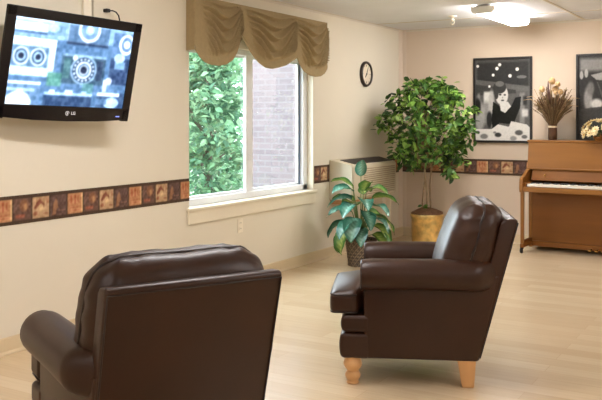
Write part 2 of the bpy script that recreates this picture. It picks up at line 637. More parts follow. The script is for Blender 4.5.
# ---- window
FXI, FXO = -0.067, -0.125
win = bmesh.new()
box(win, FXO, FXI, WY0, WY0 + 0.06, WZ0 + 0.001, WZ1, 0.004)
box(win, FXO, FXI, WY1 - 0.075, WY1, WZ0 + 0.001, WZ1, 0.004)
box(win, FXO, FXI, WY0, WY1, WZ1 - 0.045, WZ1, 0.004)
box(win, FXO, FXI, WY0, WY1, WZ0 + 0.001, WZ0 + 0.055, 0.004)
wo = struct('window_1', win, M['white_vinyl'])
s_ = bmesh.new()      # left sash
box(s_, -0.112, -0.092, WY0 + 0.055, WY0 + 0.085, WZ0 + 0.05, WZ1 - 0.04)
box(s_, -0.100, -0.072, 5.85, 5.955, WZ0 + 0.05, WZ1 - 0.04, 0.003)
box(s_, -0.112, -0.092, WY0 + 0.055, 5.90, WZ0 + 0.05, WZ0 + 0.075)
box(s_, -0.112, -0.092, WY0 + 0.055, 5.90, WZ1 - 0.065, WZ1 - 0.04)
so = struct('window_sash', s_, M['white_vinyl'], wo)
g_ = bmesh.new(); box(g_, -0.104, -0.100, WY0 + 0.085, 5.85, WZ0 + 0.075, WZ1 - 0.065)
struct('window_pane', g_, M['glass'], so)
s_ = bmesh.new()      # right sash
box(s_, -0.122, -0.102, 5.90, 5.97, WZ0 + 0.05, WZ1 - 0.04)
box(s_, -0.122, -0.102, WY1 - 0.125, WY1 - 0.105, WZ0 + 0.05, WZ1 - 0.04)
box(s_, -0.122, -0.102, 5.90, WY1 - 0.08, WZ0 + 0.05, WZ0 + 0.075)
box(s_, -0.122, -0.102, 5.90, WY1 - 0.08, WZ1 - 0.065, WZ1 - 0.04)
so = struct('window_sash', s_, M['white_vinyl'], wo)
g_ = bmesh.new(); box(g_, -0.114, -0.110, 5.97, WY1 - 0.125, WZ0 + 0.075, WZ1 - 0.065)
struct('window_pane', g_, M['glass'], so)
g_ = bmesh.new(); box(g_, -0.120, -0.100, WY1 - 0.104, WY1 - 0.076, WZ0 + 0.05, WZ1 - 0.04)
struct('window_track', g_, M['dark_gap'], wo)
g_ = bmesh.new(); box(g_, -0.072, -0.060, 5.90, 5.94, 1.02, 1.08, 0.004)
struct('window_latch', g_, M['white_vinyl'], wo)
g_ = bmesh.new()
box(g_, FXI - 0.02, 0.032, WY0 - 0.035, WY1 + 0.035, WZ0 - 0.025, WZ0 - 0.0005, 0.005)
box(g_, 0.0005, 0.018, WY0 - 0.02, WY1 + 0.02, WZ0 - 0.125, WZ0 - 0.024, 0.003)
struct('window_sill', g_, M['sill'], wo)

# ================================================================== OUTDOORS
b = bmesh.new(); box(b, -40, -0.16, -20, 40, -0.6, -0.5)
o = obj('ground', b, M['grass']); o['kind'] = 'structure'
bb = thing('brick_building', 'pale brick wing of the building seen through the right window pane', 'building', (-1.40, 9.2, -0.5))
b = bmesh.new(); box(b, -0.98, 1.0, 0, 3.0, 0, 3.5); obj('brick_wall', b, M['brick'], bb)
b = bmesh.new(); box(b, -1.05, 1.0, -0.08, 3.05, 3.5, 3.65, 0.01); obj('roof_edge', b, M['white_vinyl'], bb)


def leaf_cloud(name, centers, n_per, size, spread, palette, material, parent, droop=0.5, seed=1, up=0.0):
    r = np.random.default_rng(seed)
    vs, fs, cs = [], [], []
    for (cx, cy, cz, sc_) in centers:
        for _ in range(n_per):
            d = r.normal(size=3)
            d /= np.linalg.norm(d) + 1e-9
            p = np.array([cx, cy, cz]) + d * spread * sc_ * r.uniform(0.25, 1.0)
            az = r.uniform(0, 2 * PI)
            el = r.uniform(-droop - 0.5, 0.35) + up
            t = np.array([math.cos(az) * math.cos(el), math.sin(az) * math.cos(el), math.sin(el)])
            side = np.cross(t, r.normal(size=3) * 0.6 + np.array([0, 0, 1.0]))
            side /= np.linalg.norm(side) + 1e-9
            nrm = np.cross(side, t)
            L = size * r.uniform(0.7, 1.25)
            W = L * 0.27
            k = len(vs)
            vs += [p, p + t * L * 0.35 + side * W + nrm * L * 0.07, p + t * L * 0.72 + side * W * 0.75 + nrm * L * 0.03, p + t * L - nrm * L * 0.10,
                   p + t * L * 0.72 - side * W * 0.75 + nrm * L * 0.03, p + t * L * 0.35 - side * W + nrm * L * 0.07, p + t * L * 0.5 - nrm * L * 0.03]
            fs += [(k, k + 6, k + 1), (k + 1, k + 6, k + 2), (k + 2, k + 6, k + 3), (k + 3, k + 6, k + 4), (k + 4, k + 6, k + 5), (k + 5, k + 6, k)]
            c = np.array(palette[r.integers(len(palette))]) * r.uniform(0.8, 1.2)
            cs += [c] * 7
    me = bpy.data.meshes.new(name)
    me.from_pydata([tuple(v) for v in vs], [], fs)
    set_col(me, np.clip(np.array(cs), 0, 1))
    o = link(name, me, material, parent)
    return o


def out_tree(label, x, y, h, rad, n, seed, pal):
    t = thing('garden_tree', label, 'tree', (x, y, -0.5), 0, 'trees outside the window')
    r = random.Random(seed)
    b_ = bmesh.new()
    tube(b_, [(0, 0, 0), (0.05, 0.03, h * 0.3), (0, 0.08, h * 0.6), (0.05, 0, h * 0.9)], [0.12, 0.09, 0.06, 0.02])
    cen = []
    for k in range(n):
        a = r.uniform(0, 2 * PI); q = rad * math.sqrt(r.random()); z = h * r.uniform(0.08, 1.0)
        q *= (1 - 0.5 * (z / h) ** 2)
        cen.append((q * math.cos(a), q * math.sin(a), z, r.uniform(0.7, 1.2)))
        if k % 4 == 0:
            tube(b_, [(0, 0, max(0.2, z - q * 0.8)), (q * math.cos(a) * 0.6, q * math.sin(a) * 0.6, z - 0.1), (q * math.cos(a), q * math.sin(a), z)], [0.03, 0.02, 0.008], 5)
    obj('trunk', b_, M['tree_bark'], t, True)
    leaf_cloud('foliage', cen, 60, 0.15, 0.40, pal, M['tree_leaf'], t, seed=seed)
    return t


PAL = [rgb(92, 128, 96), rgb(108, 144, 106), rgb(130, 160, 124), rgb(80, 114, 90)]
out_tree('bushy green tree close behind the left window pane, nearest the brick wing', -4.45, 11.0, 3.2, 1.05, 62, 3, PAL)
out_tree('bushy green tree behind the first tree, further from the window', -7.3, 15.0, 3.9, 1.5, 90, 4, PAL)
out_tree('taller green tree standing furthest back behind the other garden trees', -11.0, 19.8, 4.8, 2.3, 120, 5, PAL)

# ================================================================== CEILING LAMPS
def build_lamp():
    t = thing('ceiling_light', '', 'ceiling light', (0, 0, ZC))
    L, W = 0.61, 0.108
    prof = [(-W, -0.018), (-W, -0.045), (-W + 0.015, -0.066), (-W + 0.04, -0.075), (W - 0.04, -0.075), (W - 0.015, -0.066), (W, -0.045), (W, -0.018)]
    b_ = bmesh.new(); box(b_, -W + 0.03, W - 0.03, -L + 0.03, L - 0.03, -0.018, 0.0, 0.002); obj('mounting_pan', b_, M['lamp_body'], t)
    b_ = bmesh.new(); prism(b_, prof, 'y', -L + 0.03, L - 0.03); obj('diffuser', b_, M['diffuser'], t)
    for s in (-1, 1):
        b_ = bmesh.new()
        p2 = [(x * 1.03, z * 1.03 if z < -0.03 else -0.010) for x, z in prof]
        a0, a1 = sorted((s * (L - 0.03), s * L))
        prism(b_, p2, 'y', a0, a1, 0.003, 1)
        obj('end_cap', b_, M['lamp_body'], t)
    return t


lamp = build_lamp()
lamp.location = (1.535, 7.95, ZC - 0.006)
tag(lamp, 'lit white fluorescent ceiling light near the back wall, above the piano end', 'ceiling light', 'fluorescent ceiling lights')
for (lx, ly, lb) in ((1.555, 3.4, 'added unseen lit fluorescent ceiling light above the two armchairs'),
                     (1.555, -1.0, 'added unseen lit fluorescent ceiling light behind the camera on the window side'),
                     (4.9, 7.0, 'added unseen lit fluorescent ceiling light to the right in front of the back wall'),
                     (4.9, 3.2, 'added unseen lit fluorescent ceiling light over the right middle of the room'),
                     (4.9, -1.0, 'added unseen lit fluorescent ceiling light behind the camera on the right side')):
    c_ = copy_tree(lamp)  # unseen lamps added to brighten the room, copies of the visible one
    c_.location = (lx, ly, ZC - 0.006)
    c_['label'] = lb

# sprinkler
t = thing('fire_sprinkler', 'small white fire sprinkler hanging from the ceiling left of the light', 'sprinkler', (1.0, 8.02, ZC))
b = bmesh.new(); lathe(b, [(0, 0), (0.045, 0), (0.045, -0.006), (0.02, -0.016), (0.014, -0.016), (0.014, -0.03), (0, -0.03)], 20); obj('escutcheon', b, M['plate'], t, True)
b = bmesh.new()
lathe(b, [(0, -0.03), (0.016, -0.03), (0.016, -0.05), (0.01, -0.055), (0, -0.055)], 14)
for s in (-1, 1):
    tube(b, [(s * 0.012, 0, -0.05), (s * 0.018, 0, -0.068), (s * 0.004, 0, -0.09)], 0.004, 6)
lathe(b, [(0, -0.088), (0.018, -0.09), (0.018, -0.093), (0, -0.093)], 14)
obj('nozzle', b, M['plate'], t, True)

# ================================================================== VALANCE
def interp(x, pts):
    for (x0, y0), (x1, y1) in zip(pts[:-1], pts[1:]):
        if x <= x1:
            return y0 + (y1 - y0) * (x - x0) / (x1 - x0)
    return pts[-1][1]


VT = 2.325
VY0, VY1, VX = 4.938, 7.03, 0.075
val = thing('window_valance', 'olive tan swagged fabric valance mounted above the window', 'valance', (0, VY0, VT))


def swag(y0, y1, left_top_w, bottom, folds, phase):
    """draped surface between y0 and y1; bottom is a list of (t, drop)"""
    NU, NV = 90, 80
    b_ = bmesh.new()
    grid = []
    for i in range(NU + 1):
        row = []
        t_ = i / NU
        D = interp(t_, bottom)
        for j in range(NV + 1):
            v = j / NV
            y = y0 + (y1 - y0) * t_ - VY0
            z = -D * v
            # nested drape curves: shallow at both top corners, deepest right of the middle
            u = t_
            sag = math.exp(-((u - 0.60) / 0.27) ** 2)
            lift = 0.16 * max(0.0, (u - 0.78) / 0.22) ** 1.5
            zz = -z
            curve = zz / (0.08 + 0.42 * sag + 0.22 * (1 - u))
            inside = min(1, max(0, (u - 0.10 - 0.20 * zz / 0.45) / 0.10)) * min(1, max(0, (0.99 - u) / 0.02))
            hem = min(1, max(0, (0.86 - v) / 0.07))
            ph = curve * folds + phase
            fq = ph % 1.0
            f = (fq / 0.74) ** 1.3 if fq < 0.74 else 0.5 + 0.5 * math.cos((fq - 0.74) / 0.26 * PI)
            amp = 0.060 * inside * hem * min(1, v * 6)
            x = VX + amp * (f - 0.25) + 0.020 * math.sin(PI * min(1, v * 1.1)) * (0.4 + 0.6 * sag)
            if v > 0.86:
                x += 0.010 * math.sin((v - 0.86) / 0.14 * PI * 0.8)
            row.append(b_.verts.new((x, y, z)))
        grid.append(row)
    for i in range(NU):
        for j in range(NV):
            b_.faces.new((grid[i][j], grid[i + 1][j], grid[i + 1][j + 1], grid[i][j + 1]))
    o_ = obj('swag', b_, M['valance'], val, True)
    m_ = o_.modifiers.new('thickness', 'SOLIDIFY'); m_.thickness = 0.004; m_.offset = -1
    return o_


swag(4.945, 5.565, 0, [(0, 0.415), (0.10, 0.47), (0.2, 0.505), (0.34, 0.52), (0.5, 0.52), (0.65, 0.505), (0.8, 0.465), (0.90, 0.40), (0.96, 0.32), (1.0, 0.27)], 6.4, 0.3)
swag(5.50, 6.46, 0, [(0, 0.06), (0.05, 0.20), (0.10, 0.29), (0.2, 0.38), (0.32, 0.46), (0.44, 0.50), (0.55, 0.505), (0.68, 0.485), (0.8, 0.46), (0.9, 0.42), (1.0, 0.38)], 6.4, 0.1)
swag(6.37, 7.03, 0, [(0, 0.20), (0.08, 0.34), (0.18, 0.43), (0.32, 0.50), (0.5, 0.535), (0.65, 0.54), (0.8, 0.53), (0.92, 0.50), (1.0, 0.455)], 6.4, 0.2)
for (yy, dz) in ((0.0, 0.415), (VY1 - VY0 - 0.004, 0.455)):
    b = bmesh.new(); box(b, 0.001, VX + 0.006, yy, yy + 0.004, -dz, 0)
    obj('valance_return', b, M['valance'], val)
b = bmesh.new(); box(b, 0.001, VX - 0.004, 0.005, VY1 - VY0 - 0.005, -0.022, -0.002); obj('mounting_board', b, M['sill'], val)

# ================================================================== TELEVISION
def tv_canvas():
    cv = Canvas(190, 112, (0.30, 0.47, 0.66))
    W, B, D, S = (0.84, 0.91, 0.97), (0.42, 0.60, 0.80), (0.08, 0.15, 0.28), (0.62, 0.78, 0.92)
    cv.rect(0, 0, 1, 0.22, (0.55, 0.72, 0.88), 0.8)
    cv.rect(0.0, 0.05, 0.26, 0.15, W); cv.rect(0.0, 0.15, 0.26, 0.18, (0.25, 0.40, 0.60)); cv.rect(0.0, 0.0, 0.3, 0.04, W, 0.8)
    cv.rect(0.26, 0.05, 0.40, 0.17, (0.38, 0.55, 0.70)); cv.ell(0.30, 0.09, 0.05, 0.05, S)
    # top middle camera
    cv.rect(0.42, 0.02, 0.78, 0.24, (0.30, 0.45, 0.62)); cv.rect(0.42, 0.22, 0.78, 0.25, D, 0.7)
    cv.ell(0.60, 0.06, 0.095, 0.15, W); cv.ell(0.60, 0.06, 0.075, 0.115, (0.40, 0.56, 0.76)); cv.ell(0.60, 0.06, 0.035, 0.06, S)
    cv.rect(0.42, 0.0, 0.43, 0.22, W, 0.7)
    # left box camera with two lenses
    cv.rect(-0.1, 0.22, 0.36, 0.66, (0.74, 0.86, 0.96)); cv.rect(-0.1, 0.22, 0.36, 0.25, W); cv.rect(0.34, 0.22, 0.36, 0.66, (0.30, 0.44, 0.60))
    cv.rect(-0.1, 0.32, 0.29, 0.56, (0.34, 0.50, 0.66))
    for cx in (0.08, 0.21):
        cv.ell(cx, 0.44, 0.062, 0.105, W); cv.ell(cx, 0.44, 0.050, 0.085, (0.20, 0.34, 0.50)); cv.ell(cx, 0.44, 0.034, 0.058, S); cv.ell(cx, 0.44, 0.022, 0.036, D)
    cv.rect(-0.1, 0.57, 0.29, 0.62, W, 0.8)
    # middle folding camera
    cv.rect(0.40, 0.37, 0.78, 0.72, (0.20, 0.34, 0.46)); cv.rect(0.40, 0.36, 0.78, 0.395, S, 0.6)
    cv.rect(0.42, 0.42, 0.48, 0.66, (0.26, 0.46, 0.50), 0.8); cv.rect(0.70, 0.42, 0.76, 0.66, (0.14, 0.24, 0.38), 0.9)
    cv.ell(0.595, 0.545, 0.112, 0.175, S); cv.ell(0.595, 0.545, 0.100, 0.157, (0.18, 0.30, 0.46))
    for k in range(16):
        a = k * PI / 8
        cv.ell(0.595 + 0.083 * math.cos(a), 0.545 + 0.13 * math.sin(a), 0.010, 0.014, W, 0.9)
    cv.ell(0.595, 0.545, 0.066, 0.105, W); cv.ell(0.595, 0.545, 0.052, 0.083, (0.30, 0.44, 0.60)); cv.ell(0.595, 0.545, 0.040, 0.062, W, 0.7); cv.ell(0.595, 0.545, 0.028, 0.045, D)
    cv.ell(0.51, 0.41, 0.02, 0.03, W)
    # right cameras
    cv.rect(0.82, 0.04, 1.1, 0.30, (0.30, 0.46, 0.66)); cv.ell(0.95, 0.18, 0.07, 0.13, W); cv.ell(0.95, 0.18, 0.05, 0.095, (0.34, 0.5, 0.7)); cv.ell(0.95, 0.18, 0.03, 0.05, W)
    cv.rect(0.82, 0.36, 1.1, 0.70, (0.16, 0.28, 0.46)); cv.rect(0.86, 0.40, 0.96, 0.5, (0.40, 0.58, 0.78)); cv.ell(0.90, 0.36, 0.05, 0.06, S)
    cv.rect(0.78, 0.64, 0.82, 0.80, W, 0.8); cv.ell(0.83, 0.66, 0.03, 0.05, W, 0.8)
    # bottom row
    cv.rect(0.30, 0.60, 0.42, 0.76, (0.30, 0.58, 0.52), 0.8); cv.rect(0.60, 0.70, 0.70, 0.86, (0.34, 0.62, 0.56), 0.5)
    cv.rect(-0.1, 0.72, 0.26, 0.76, W, 0.9); cv.rect(-0.1, 0.77, 0.26, 1, (0.34, 0.50, 0.68)); cv.ell(0.10, 0.97, 0.10, 0.13, W); cv.rect(0.0, 0.80, 0.22, 0.84, S)
    cv.rect(0.29, 0.84, 0.70, 1.0, (0.16, 0.30, 0.48)); cv.rect(0.29, 0.83, 0.70, 0.87, S); cv.rect(0.33, 0.80, 0.38, 0.85, W); cv.rect(0.46, 0.79, 0.53, 0.85, W, 0.8); cv.rect(0.60, 0.80, 0.65, 0.85, S)
    cv.rect(0.74, 0.80, 1.1, 1.0, (0.20, 0.34, 0.52)); cv.rect(0.74, 0.80, 0.95, 0.85, W, 0.9); cv.ell(0.88, 0.93, 0.07, 0.07, S); cv.rect(0.74, 0.88, 0.84, 0.96, (0.30, 0.46, 0.64))
    cv.noise(0.07, 5); cv.noise(0.04, 2)
    cv.blur(3)
    cv.a = np.clip(cv.a, 0, 1) ** 1.12
    cv.a = cv.a * 0.84 + cv.a.mean(axis=2, keepdims=True) * np.array((0.15, 0.16, 0.17))
    return cv


TVW, TVH = 1.03, 0.671
tv = thing('television', 'black flat screen television showing old cameras, tilted down on the left wall', 'television', (0.165, 3.713, 1.706), 0)
# built in local x (right), z (up), facing -y; then turned to face +x, tilted down
tv.rotation_mode = 'QUATERNION'
yaw, tilt, roll = -0.101, 0.201, -0.022
n_ = Vector((math.cos(yaw), math.sin(yaw), 0)); u_ = Vector((-n_.y, n_.x, 0)); v_ = Vector((0, 0, 1))
nn = n_ * math.cos(tilt) - v_ * math.sin(tilt); vv = v_ * math.cos(tilt) + n_ * math.sin(tilt)
u2 = u_ * math.cos(roll) + vv * math.sin(roll); v2 = vv * math.cos(roll) - u_ * math.sin(roll)
tv.rotation_quaternion = Matrix((u2, -nn, v2)).transposed().to_quaternion()
# keep the front face where the photograph has it while clearing the wall: slide along the sight line
_c0 = Vector((0.082, 3.713, 1.706)); _cam = Vector((3.94, 0, EYE))
K_TV = 0.955
tv.location = _cam + (_c0 - _cam) * K_TV
tv.scale = (1, 1, 1)
TVW *= K_TV; TVH *= K_TV
fr = bmesh.new()
hw, hh = TVW / 2, TVH / 2
bz, bt, bb_ = 0.062 * K_TV, 0.062 * K_TV, 0.088 * K_TV
# bezel of four strips around the recessed screen
box(fr, -hw, -hw + bz, 0, 0.024, -hh, hh, 0.005)
box(fr, hw - bz, hw, 0, 0.024, -hh, hh, 0.005)
box(fr, -hw, hw, 0, 0.024, hh - bt, hh, 0.005)
prism(fr, [(-hw, -hh + 0.010), (-hw * 0.5, -hh - 0.004), (0, -hh - 0.008), (hw * 0.5, -hh - 0.004), (hw, -hh + 0.010), (hw, -hh + bb_), (-hw, -hh + bb_)], 'y', 0, 0.024, 0.004)
obj('bezel', fr, M['tv_black'], tv)
b = bmesh.new(); box(b, -hw + 0.05, hw - 0.05, 0.02, 0.065, -hh + 0.04, hh - 0.04, 0.01); box(b, -0.32, 0.32, 0.06, 0.10, -0.24, 0.2, 0.02)
obj('back_housing', b, M['tv_mat'], tv)
scr = picture('screen', tv_canvas(), TVW - 2 * bz + 0.004, TVH - bt - bb_ + 0.004, M['screen'], tv)
scr.location = (0, 0.008, (bb_ - bt) / 2)
scr['label'] = 'lit screen with a blue picture of old cameras'


def text_mesh(name, s, size, material, parent, loc, ext=0.0006):
    cu = bpy.data.curves.new(name, 'FONT')
    cu.body = s; cu.size = size; cu.extrude = ext; cu.align_x = 'CENTER'; cu.align_y = 'CENTER'
    o_ = bpy.data.objects.new(name, cu)
    me = bpy.data.meshes.new_from_object(o_)
    bpy.data.objects.remove(o_)
    q = bpy.data.objects.new(name, me); C.objects.link(q); me.materials.clear(); me.materials.append(material)
    q.parent = parent; q.location = loc; q.rotation_euler = (PI / 2, 0, 0)
    return q


text_mesh('brand_lettering', 'LG', 0.027, M['logo'], tv, (0.046, -0.0012, -hh + 0.042))
b = bmesh.new()
tube(b, [(0.002 + 0.012 * math.cos(a), -0.001, -hh + 0.042 + 0.012 * math.sin(a)) for a in [k * PI / 9 for k in range(16)]], 0.0018, 5)
box(b, -0.001, 0.0035, -0.002, 0, -hh + 0.036, -hh + 0.049); box(b, 0.0035, 0.011, -0.002, 0, -hh + 0.036, -hh + 0.039)
obj('logo', b, M['logo'], tv)
b = bmesh.new(); box(b, hw - 0.11, hw - 0.08, -0.002, 0.002, -hh + 0.028, -hh + 0.034, 0.001, 1); obj('power_light', b, M['logo_red'], tv)
mt = thing('tv_wall_mount', 'black steel arm bracket holding the television off the left wall', 'wall mount', (0, 3.68, 1.70))
b = bmesh.new(); box(b, 0.0005, 0.012, -0.10, 0.10, -0.16, 0.16, 0.003); obj('wall_plate', b, M['metal_dark'], mt)
b = bmesh.new(); box(b, 0.012, 0.155, -0.03, 0.03, -0.03, 0.03, 0.006); obj('arm', b, M['metal_dark'], mt)

# cable cover, outlet and cord above the television
cc = thing('cable_cover', 'slim cream vertical cable cover running up the wall above the television', 'cable cover', (0, 3.895, 1.6))
b = bmesh.new(); box(b, 0.0005, 0.022, -0.035, 0.035, 0, 0.835, 0.004); obj('channel', b, M['plate'], cc)
b = bmesh.new(); box(b, 0.0005, 0.035, -0.012, 0.115, 0.44, 0.60, 0.004)
ow = tag(obj('wall_outlet', b, M['wall']), 'wall coloured outlet box beside the cable cover, black plug in it', 'outlet', 'wall outlets')
ow.location = (0, 3.95, 1.6 - 0.03)
pl = thing('power_cord', 'black plug and cord curving from the outlet down behind the television', 'power cord', (0.036, 4.04, 2.105))
b = bmesh.new(); box(b, 0.0, 0.035, -0.022, 0.014, -0.012, 0.012, 0.005); obj('plug', b, M['rubber'], pl)
b = bmesh.new()
tube(b, [(0.030, 0.01, 0), (0.034, 0.035, 0.002), (0.034, 0.065, -0.004), (0.034, 0.09, -0.025), (0.03, 0.105, -0.06), (0.025, 0.108, -0.11), (0.022, 0.10, -0.18)], 0.0048, 8)
obj('cord', b, M['rubber'], pl, True)

# ================================================================== CLOCK, OUTLET
ck = thing('wall_clock', 'small round wall clock with dark rim and cream face near the corner', 'clock', (0.0, 8.03, 1.873))
ck.rotation_euler = (0, 0, PI / 2)        # local facing -y becomes +x
def yz_disc(bm, r, y0, y1, seg=40, r_in=0.0):
    lathe(bm, [(r_in, y0), (r, y0), (r, y1), (r_in, y1)] + ([(r_in, y0)] if r_in else []), seg)
b = bmesh.new()
lathe(b, [(0.112, 0.001), (0.137, 0.001), (0.139, 0.018), (0.132, 0.032), (0.118, 0.034), (0.112, 0.024), (0.112, 0.001)], 48)
bmesh.ops.rotate(b, verts=b.verts, cent=(0, 0, 0), matrix=Matrix.Rotation(PI / 2, 3, 'X'))
obj('rim', b, M['clock_rim'], ck, True)
b = bmesh.new(); lathe(b, [(0, 0.001), (0.113, 0.001), (0.113, 0.016), (0, 0.016)], 40)
bmesh.ops.rotate(b, verts=b.verts, cent=(0, 0, 0), matrix=Matrix.Rotation(PI / 2, 3, 'X'))
obj('face', b, M['clock_face'], ck)
for k in range(12):
    b = bmesh.new()
    a = k * PI / 6
    L0 = 0.088 if k % 3 else 0.080
    c_, s2 = math.sin(a), math.cos(a)
    p0, p1 = Vector((c_ * L0, -0.0175, s2 * L0)), Vector((c_ * 0.102, -0.0175, s2 * 0.102))
    tube(b, [p0, p1], 0.0018 if k % 3 else 0.003, 6)
    obj('hour_mark', b, M['clock_rim'], ck)
for nm, a, L0, r0 in (('hour_hand', math.radians(218), 0.055, 0.0045), ('minute_hand', math.radians(28), 0.085, 0.003)):
    b = bmesh.new()
    tube(b, [(-math.sin(a) * 0.015, -0.020, -math.cos(a) * 0.015), (math.sin(a) * L0 * .5, -0.020, math.cos(a) * L0 * .5), (math.sin(a) * L0, -0.020, math.cos(a) * L0)], [r0, r0 * 1.4, 0.001], 6)
    obj(nm, b, M['clock_rim'], ck)
b = bmesh.new(); lathe(b, [(0, 0.014), (0.009, 0.014), (0.009, 0.024), (0, 0.024)], 16)
bmesh.ops.rotate(b, verts=b.verts, cent=(0, 0, 0), matrix=Matrix.Rotation(PI / 2, 3, 'X'))
obj('hub', b, M['clock_rim'], ck)

ot = thing('wall_outlet', 'white double wall outlet low on the wall below the window sill', 'outlet', (0, 5.657, 0.49), 0, 'wall outlets')
b = bmesh.new(); box(b, 0.0005, 0.006, -0.036, 0.036, -0.058, 0.058, 0.002); obj('cover_plate', b, M['plate'], ot)
for s in (-1, 1):
    b = bmesh.new(); box(b, 0.0055, 0.009, -0.016, 0.016, s * 0.024 - 0.014, s * 0.024 + 0.014, 0.002)
    sk = obj('socket', b, M['plate'], ot)
    b = bmesh.new()
    for q in (-1, 1):
        box(b, 0.0088, 0.0095, q * 0.006 - 0.001, q * 0.006 + 0.001, s * 0.024 - 0.004, s * 0.024 + 0.006)
    obj('slots', b, M['slot'], sk)

# ================================================================== WALL AIR CONDITIONER
ac = thing('air_conditioner', 'beige through-wall air conditioner with louvred front below the clock', 'air conditioner', (0, 7.215, 0))
AL = 1.06
b = bmesh.new()
prism(b, [(0.001, 0.575), (0.245, 0.575), (0.258, 0.60), (0.258, 0.90), (0.245, 0.925), (0.215, 0.932), (0.001, 0.977)], 'y', 0, AL, 0.006)
obj('cabinet', b, M['ac'], ac)
b = bmesh.new()
sl = -(0.977 - 0.932) / 0.214
def top_z(x): return 0.977 + sl * (x - 0.001)
prism(b, [(0.060, top_z(0.060) + 0.0005), (0.225, top_z(0.225) - 0.004), (0.225, top_z(0.225) + 0.004), (0.060, top_z(0.060) + 0.006)], 'y', 0.12, AL - 0.02)
for k in range(28):
    yy = 0.13 + k * 0.033
    box(b, 0.062, 0.222, yy, yy + 0.008, 0.933, 0.937)
obj('top_grille', b, M['ac_dark'], ac)
b = bmesh.new()
for k in range(13):
    zz = 0.60 + k * 0.0215
    prism(b, [(0.256, zz), (0.270, zz + 0.003), (0.270, zz + 0.008), (0.256, zz + 0.016)], 'y', 0.26, AL - 0.03)
obj('front_louvres', b, M['ac'], ac)
b = bmesh.new()
for k in range(13):
    zz = 0.60 + k * 0.0215 + 0.014
    box(b, 0.2575, 0.2595, 0.265, AL - 0.035, zz, zz + 0.009)
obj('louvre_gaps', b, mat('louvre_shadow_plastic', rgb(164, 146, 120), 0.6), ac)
b = bmesh.new(); box(b, 0.257, 0.264, 0.02, 0.235, 0.61, 0.88, 0.003); obj('control_door', b, M['ac'], ac)
b = bmesh.new(); box(b, 0.001, 0.13, 0.015, AL - 0.02, 0.53, 0.575, 0.003); obj('subbase', b, M['ac_base'], ac)
b = bmesh.new(); box(b, 0.001, 0.20, AL - 0.012, AL - 0.002, 0.0, 0.575, 0.002); box(b, 0.001, 0.14, AL - 0.10, AL - 0.012, 0, 0.53, 0.002)
obj('pipe_cover', b, M['wall'], ac)

# ================================================================== FICUS
def ficus():
    t = thing('potted_ficus_tree', 'tall leafy indoor ficus tree in a gold pot in the far corner', 'potted tree', (0.60, 8.32, 0))
    b_ = bmesh.new()
    lathe(b_, [(0, 0.0), (0.155, 0.0), (0.162, 0.012), (0.165, 0.10), (0.168, 0.31), (0.178, 0.325), (0.182, 0.345), (0.176, 0.362), (0.160, 0.362), (0.155, 0.33), (0, 0.33)], 40)
    obj('pot', b_, M['gold'], t, auto=0.6)
    b_ = bmesh.new()
    lathe(b_, [(0.157, 0.331), (0.172, 0.362), (0.165, 0.378), (0.12, 0.402), (0.06, 0.425), (0, 0.43)], 30)
    for v in b_.verts:
        v.co += Vector((random.uniform(-1, 1), random.uniform(-1, 1), random.uniform(-1, 1))) * 0.006
    obj('moss', b_, M['moss'], t, True)
    b_ = bmesh.new()
    r = random.Random(11)
    cen = []
    stems = [((-0.035, 0.0), (-0.06, 0.02)), ((0.03, 0.02), (0.07, 0.0)), ((0.0, -0.03), (0.0, -0.03))]
    for (x0, y0), (x1, y1) in stems:
        pts = []
        for k in range(12):
            q = k / 11
            pts.append((x0 + (x1 - x0) * q + 0.012 * math.sin(q * 9 + x0 * 60), y0 + (y1 - y0) * q + 0.012 * math.cos(q * 8 + x0 * 90), 0.37 + q * 1.05))
        tube(b_, pts, [0.011 - 0.006 * k / 11 for k in range(12)], 7)
    N = 118
    for k in range(N):
        q = (k + 0.5) / N
        # ellipsoid crown, lumpy, biased to the shell
        z = 0.93 + 0.85 * q
        prof_r = interp(q, [(0, 0.30), (0.15, 0.44), (0.35, 0.50), (0.6, 0.50), (0.8, 0.40), (0.92, 0.28), (1.0, 0.16)])
        a = k * 2.39996 + r.uniform(-0.5, 0.5)
        rr = prof_r * math.sqrt(r.uniform(0.12, 1.0))
        x = 0.01 + rr * math.cos(a) * 1.0
        y = rr * math.sin(a)
        if x + 0.60 < 0.10: x = -0.48
        cen.append((x, y, z, r.uniform(0.8, 1.15)))
        if k % 2 == 0:
            z0 = max(0.85, z - 0.30 - 0.3 * rr)
            tube(b_, [(0, 0, z0), (x * 0.45, y * 0.45, z0 + (z - z0) * 0.6), (x * 0.9, y * 0.9, z)], [0.006, 0.004, 0.002], 5)
    # droopy low sprigs on the right, one tiny sprig at the soil
    cen += [(0.30, -0.1, 0.86, 0.8), (0.24, 0.1, 0.80, 0.7), (0.40, 0, 0.96, 0.8), (-0.12, -0.1, 0.88, 0.6)]
    obj('trunk', b_, M['bark'], t, True)
    pal = [rgb(64, 100, 42), rgb(92, 134, 54), rgb(124, 164, 70), rgb(74, 114, 50), rgb(160, 194, 96), rgb(46, 74, 36)]
    fo = leaf_cloud('foliage', cen, 17, 0.088, 0.105, pal, M['ficus_leaf'], t, droop=0.7, seed=21)
    me = fo.data
    for v in me.vertices:       # keep clear of the walls
        if v.co.x + 0.60 < 0.02: v.co.x = 0.02 - 0.60
        if v.co.y + 8.32 > YB - 0.02: v.co.y = YB - 0.02 - 8.32
    leaf_cloud('sprig', [(-0.03, -0.05, 0.45, 0.25)], 4, 0.06, 0.07, pal[:2], M['ficus_leaf'], t, droop=0.1, seed=4)
    return t


ficus()

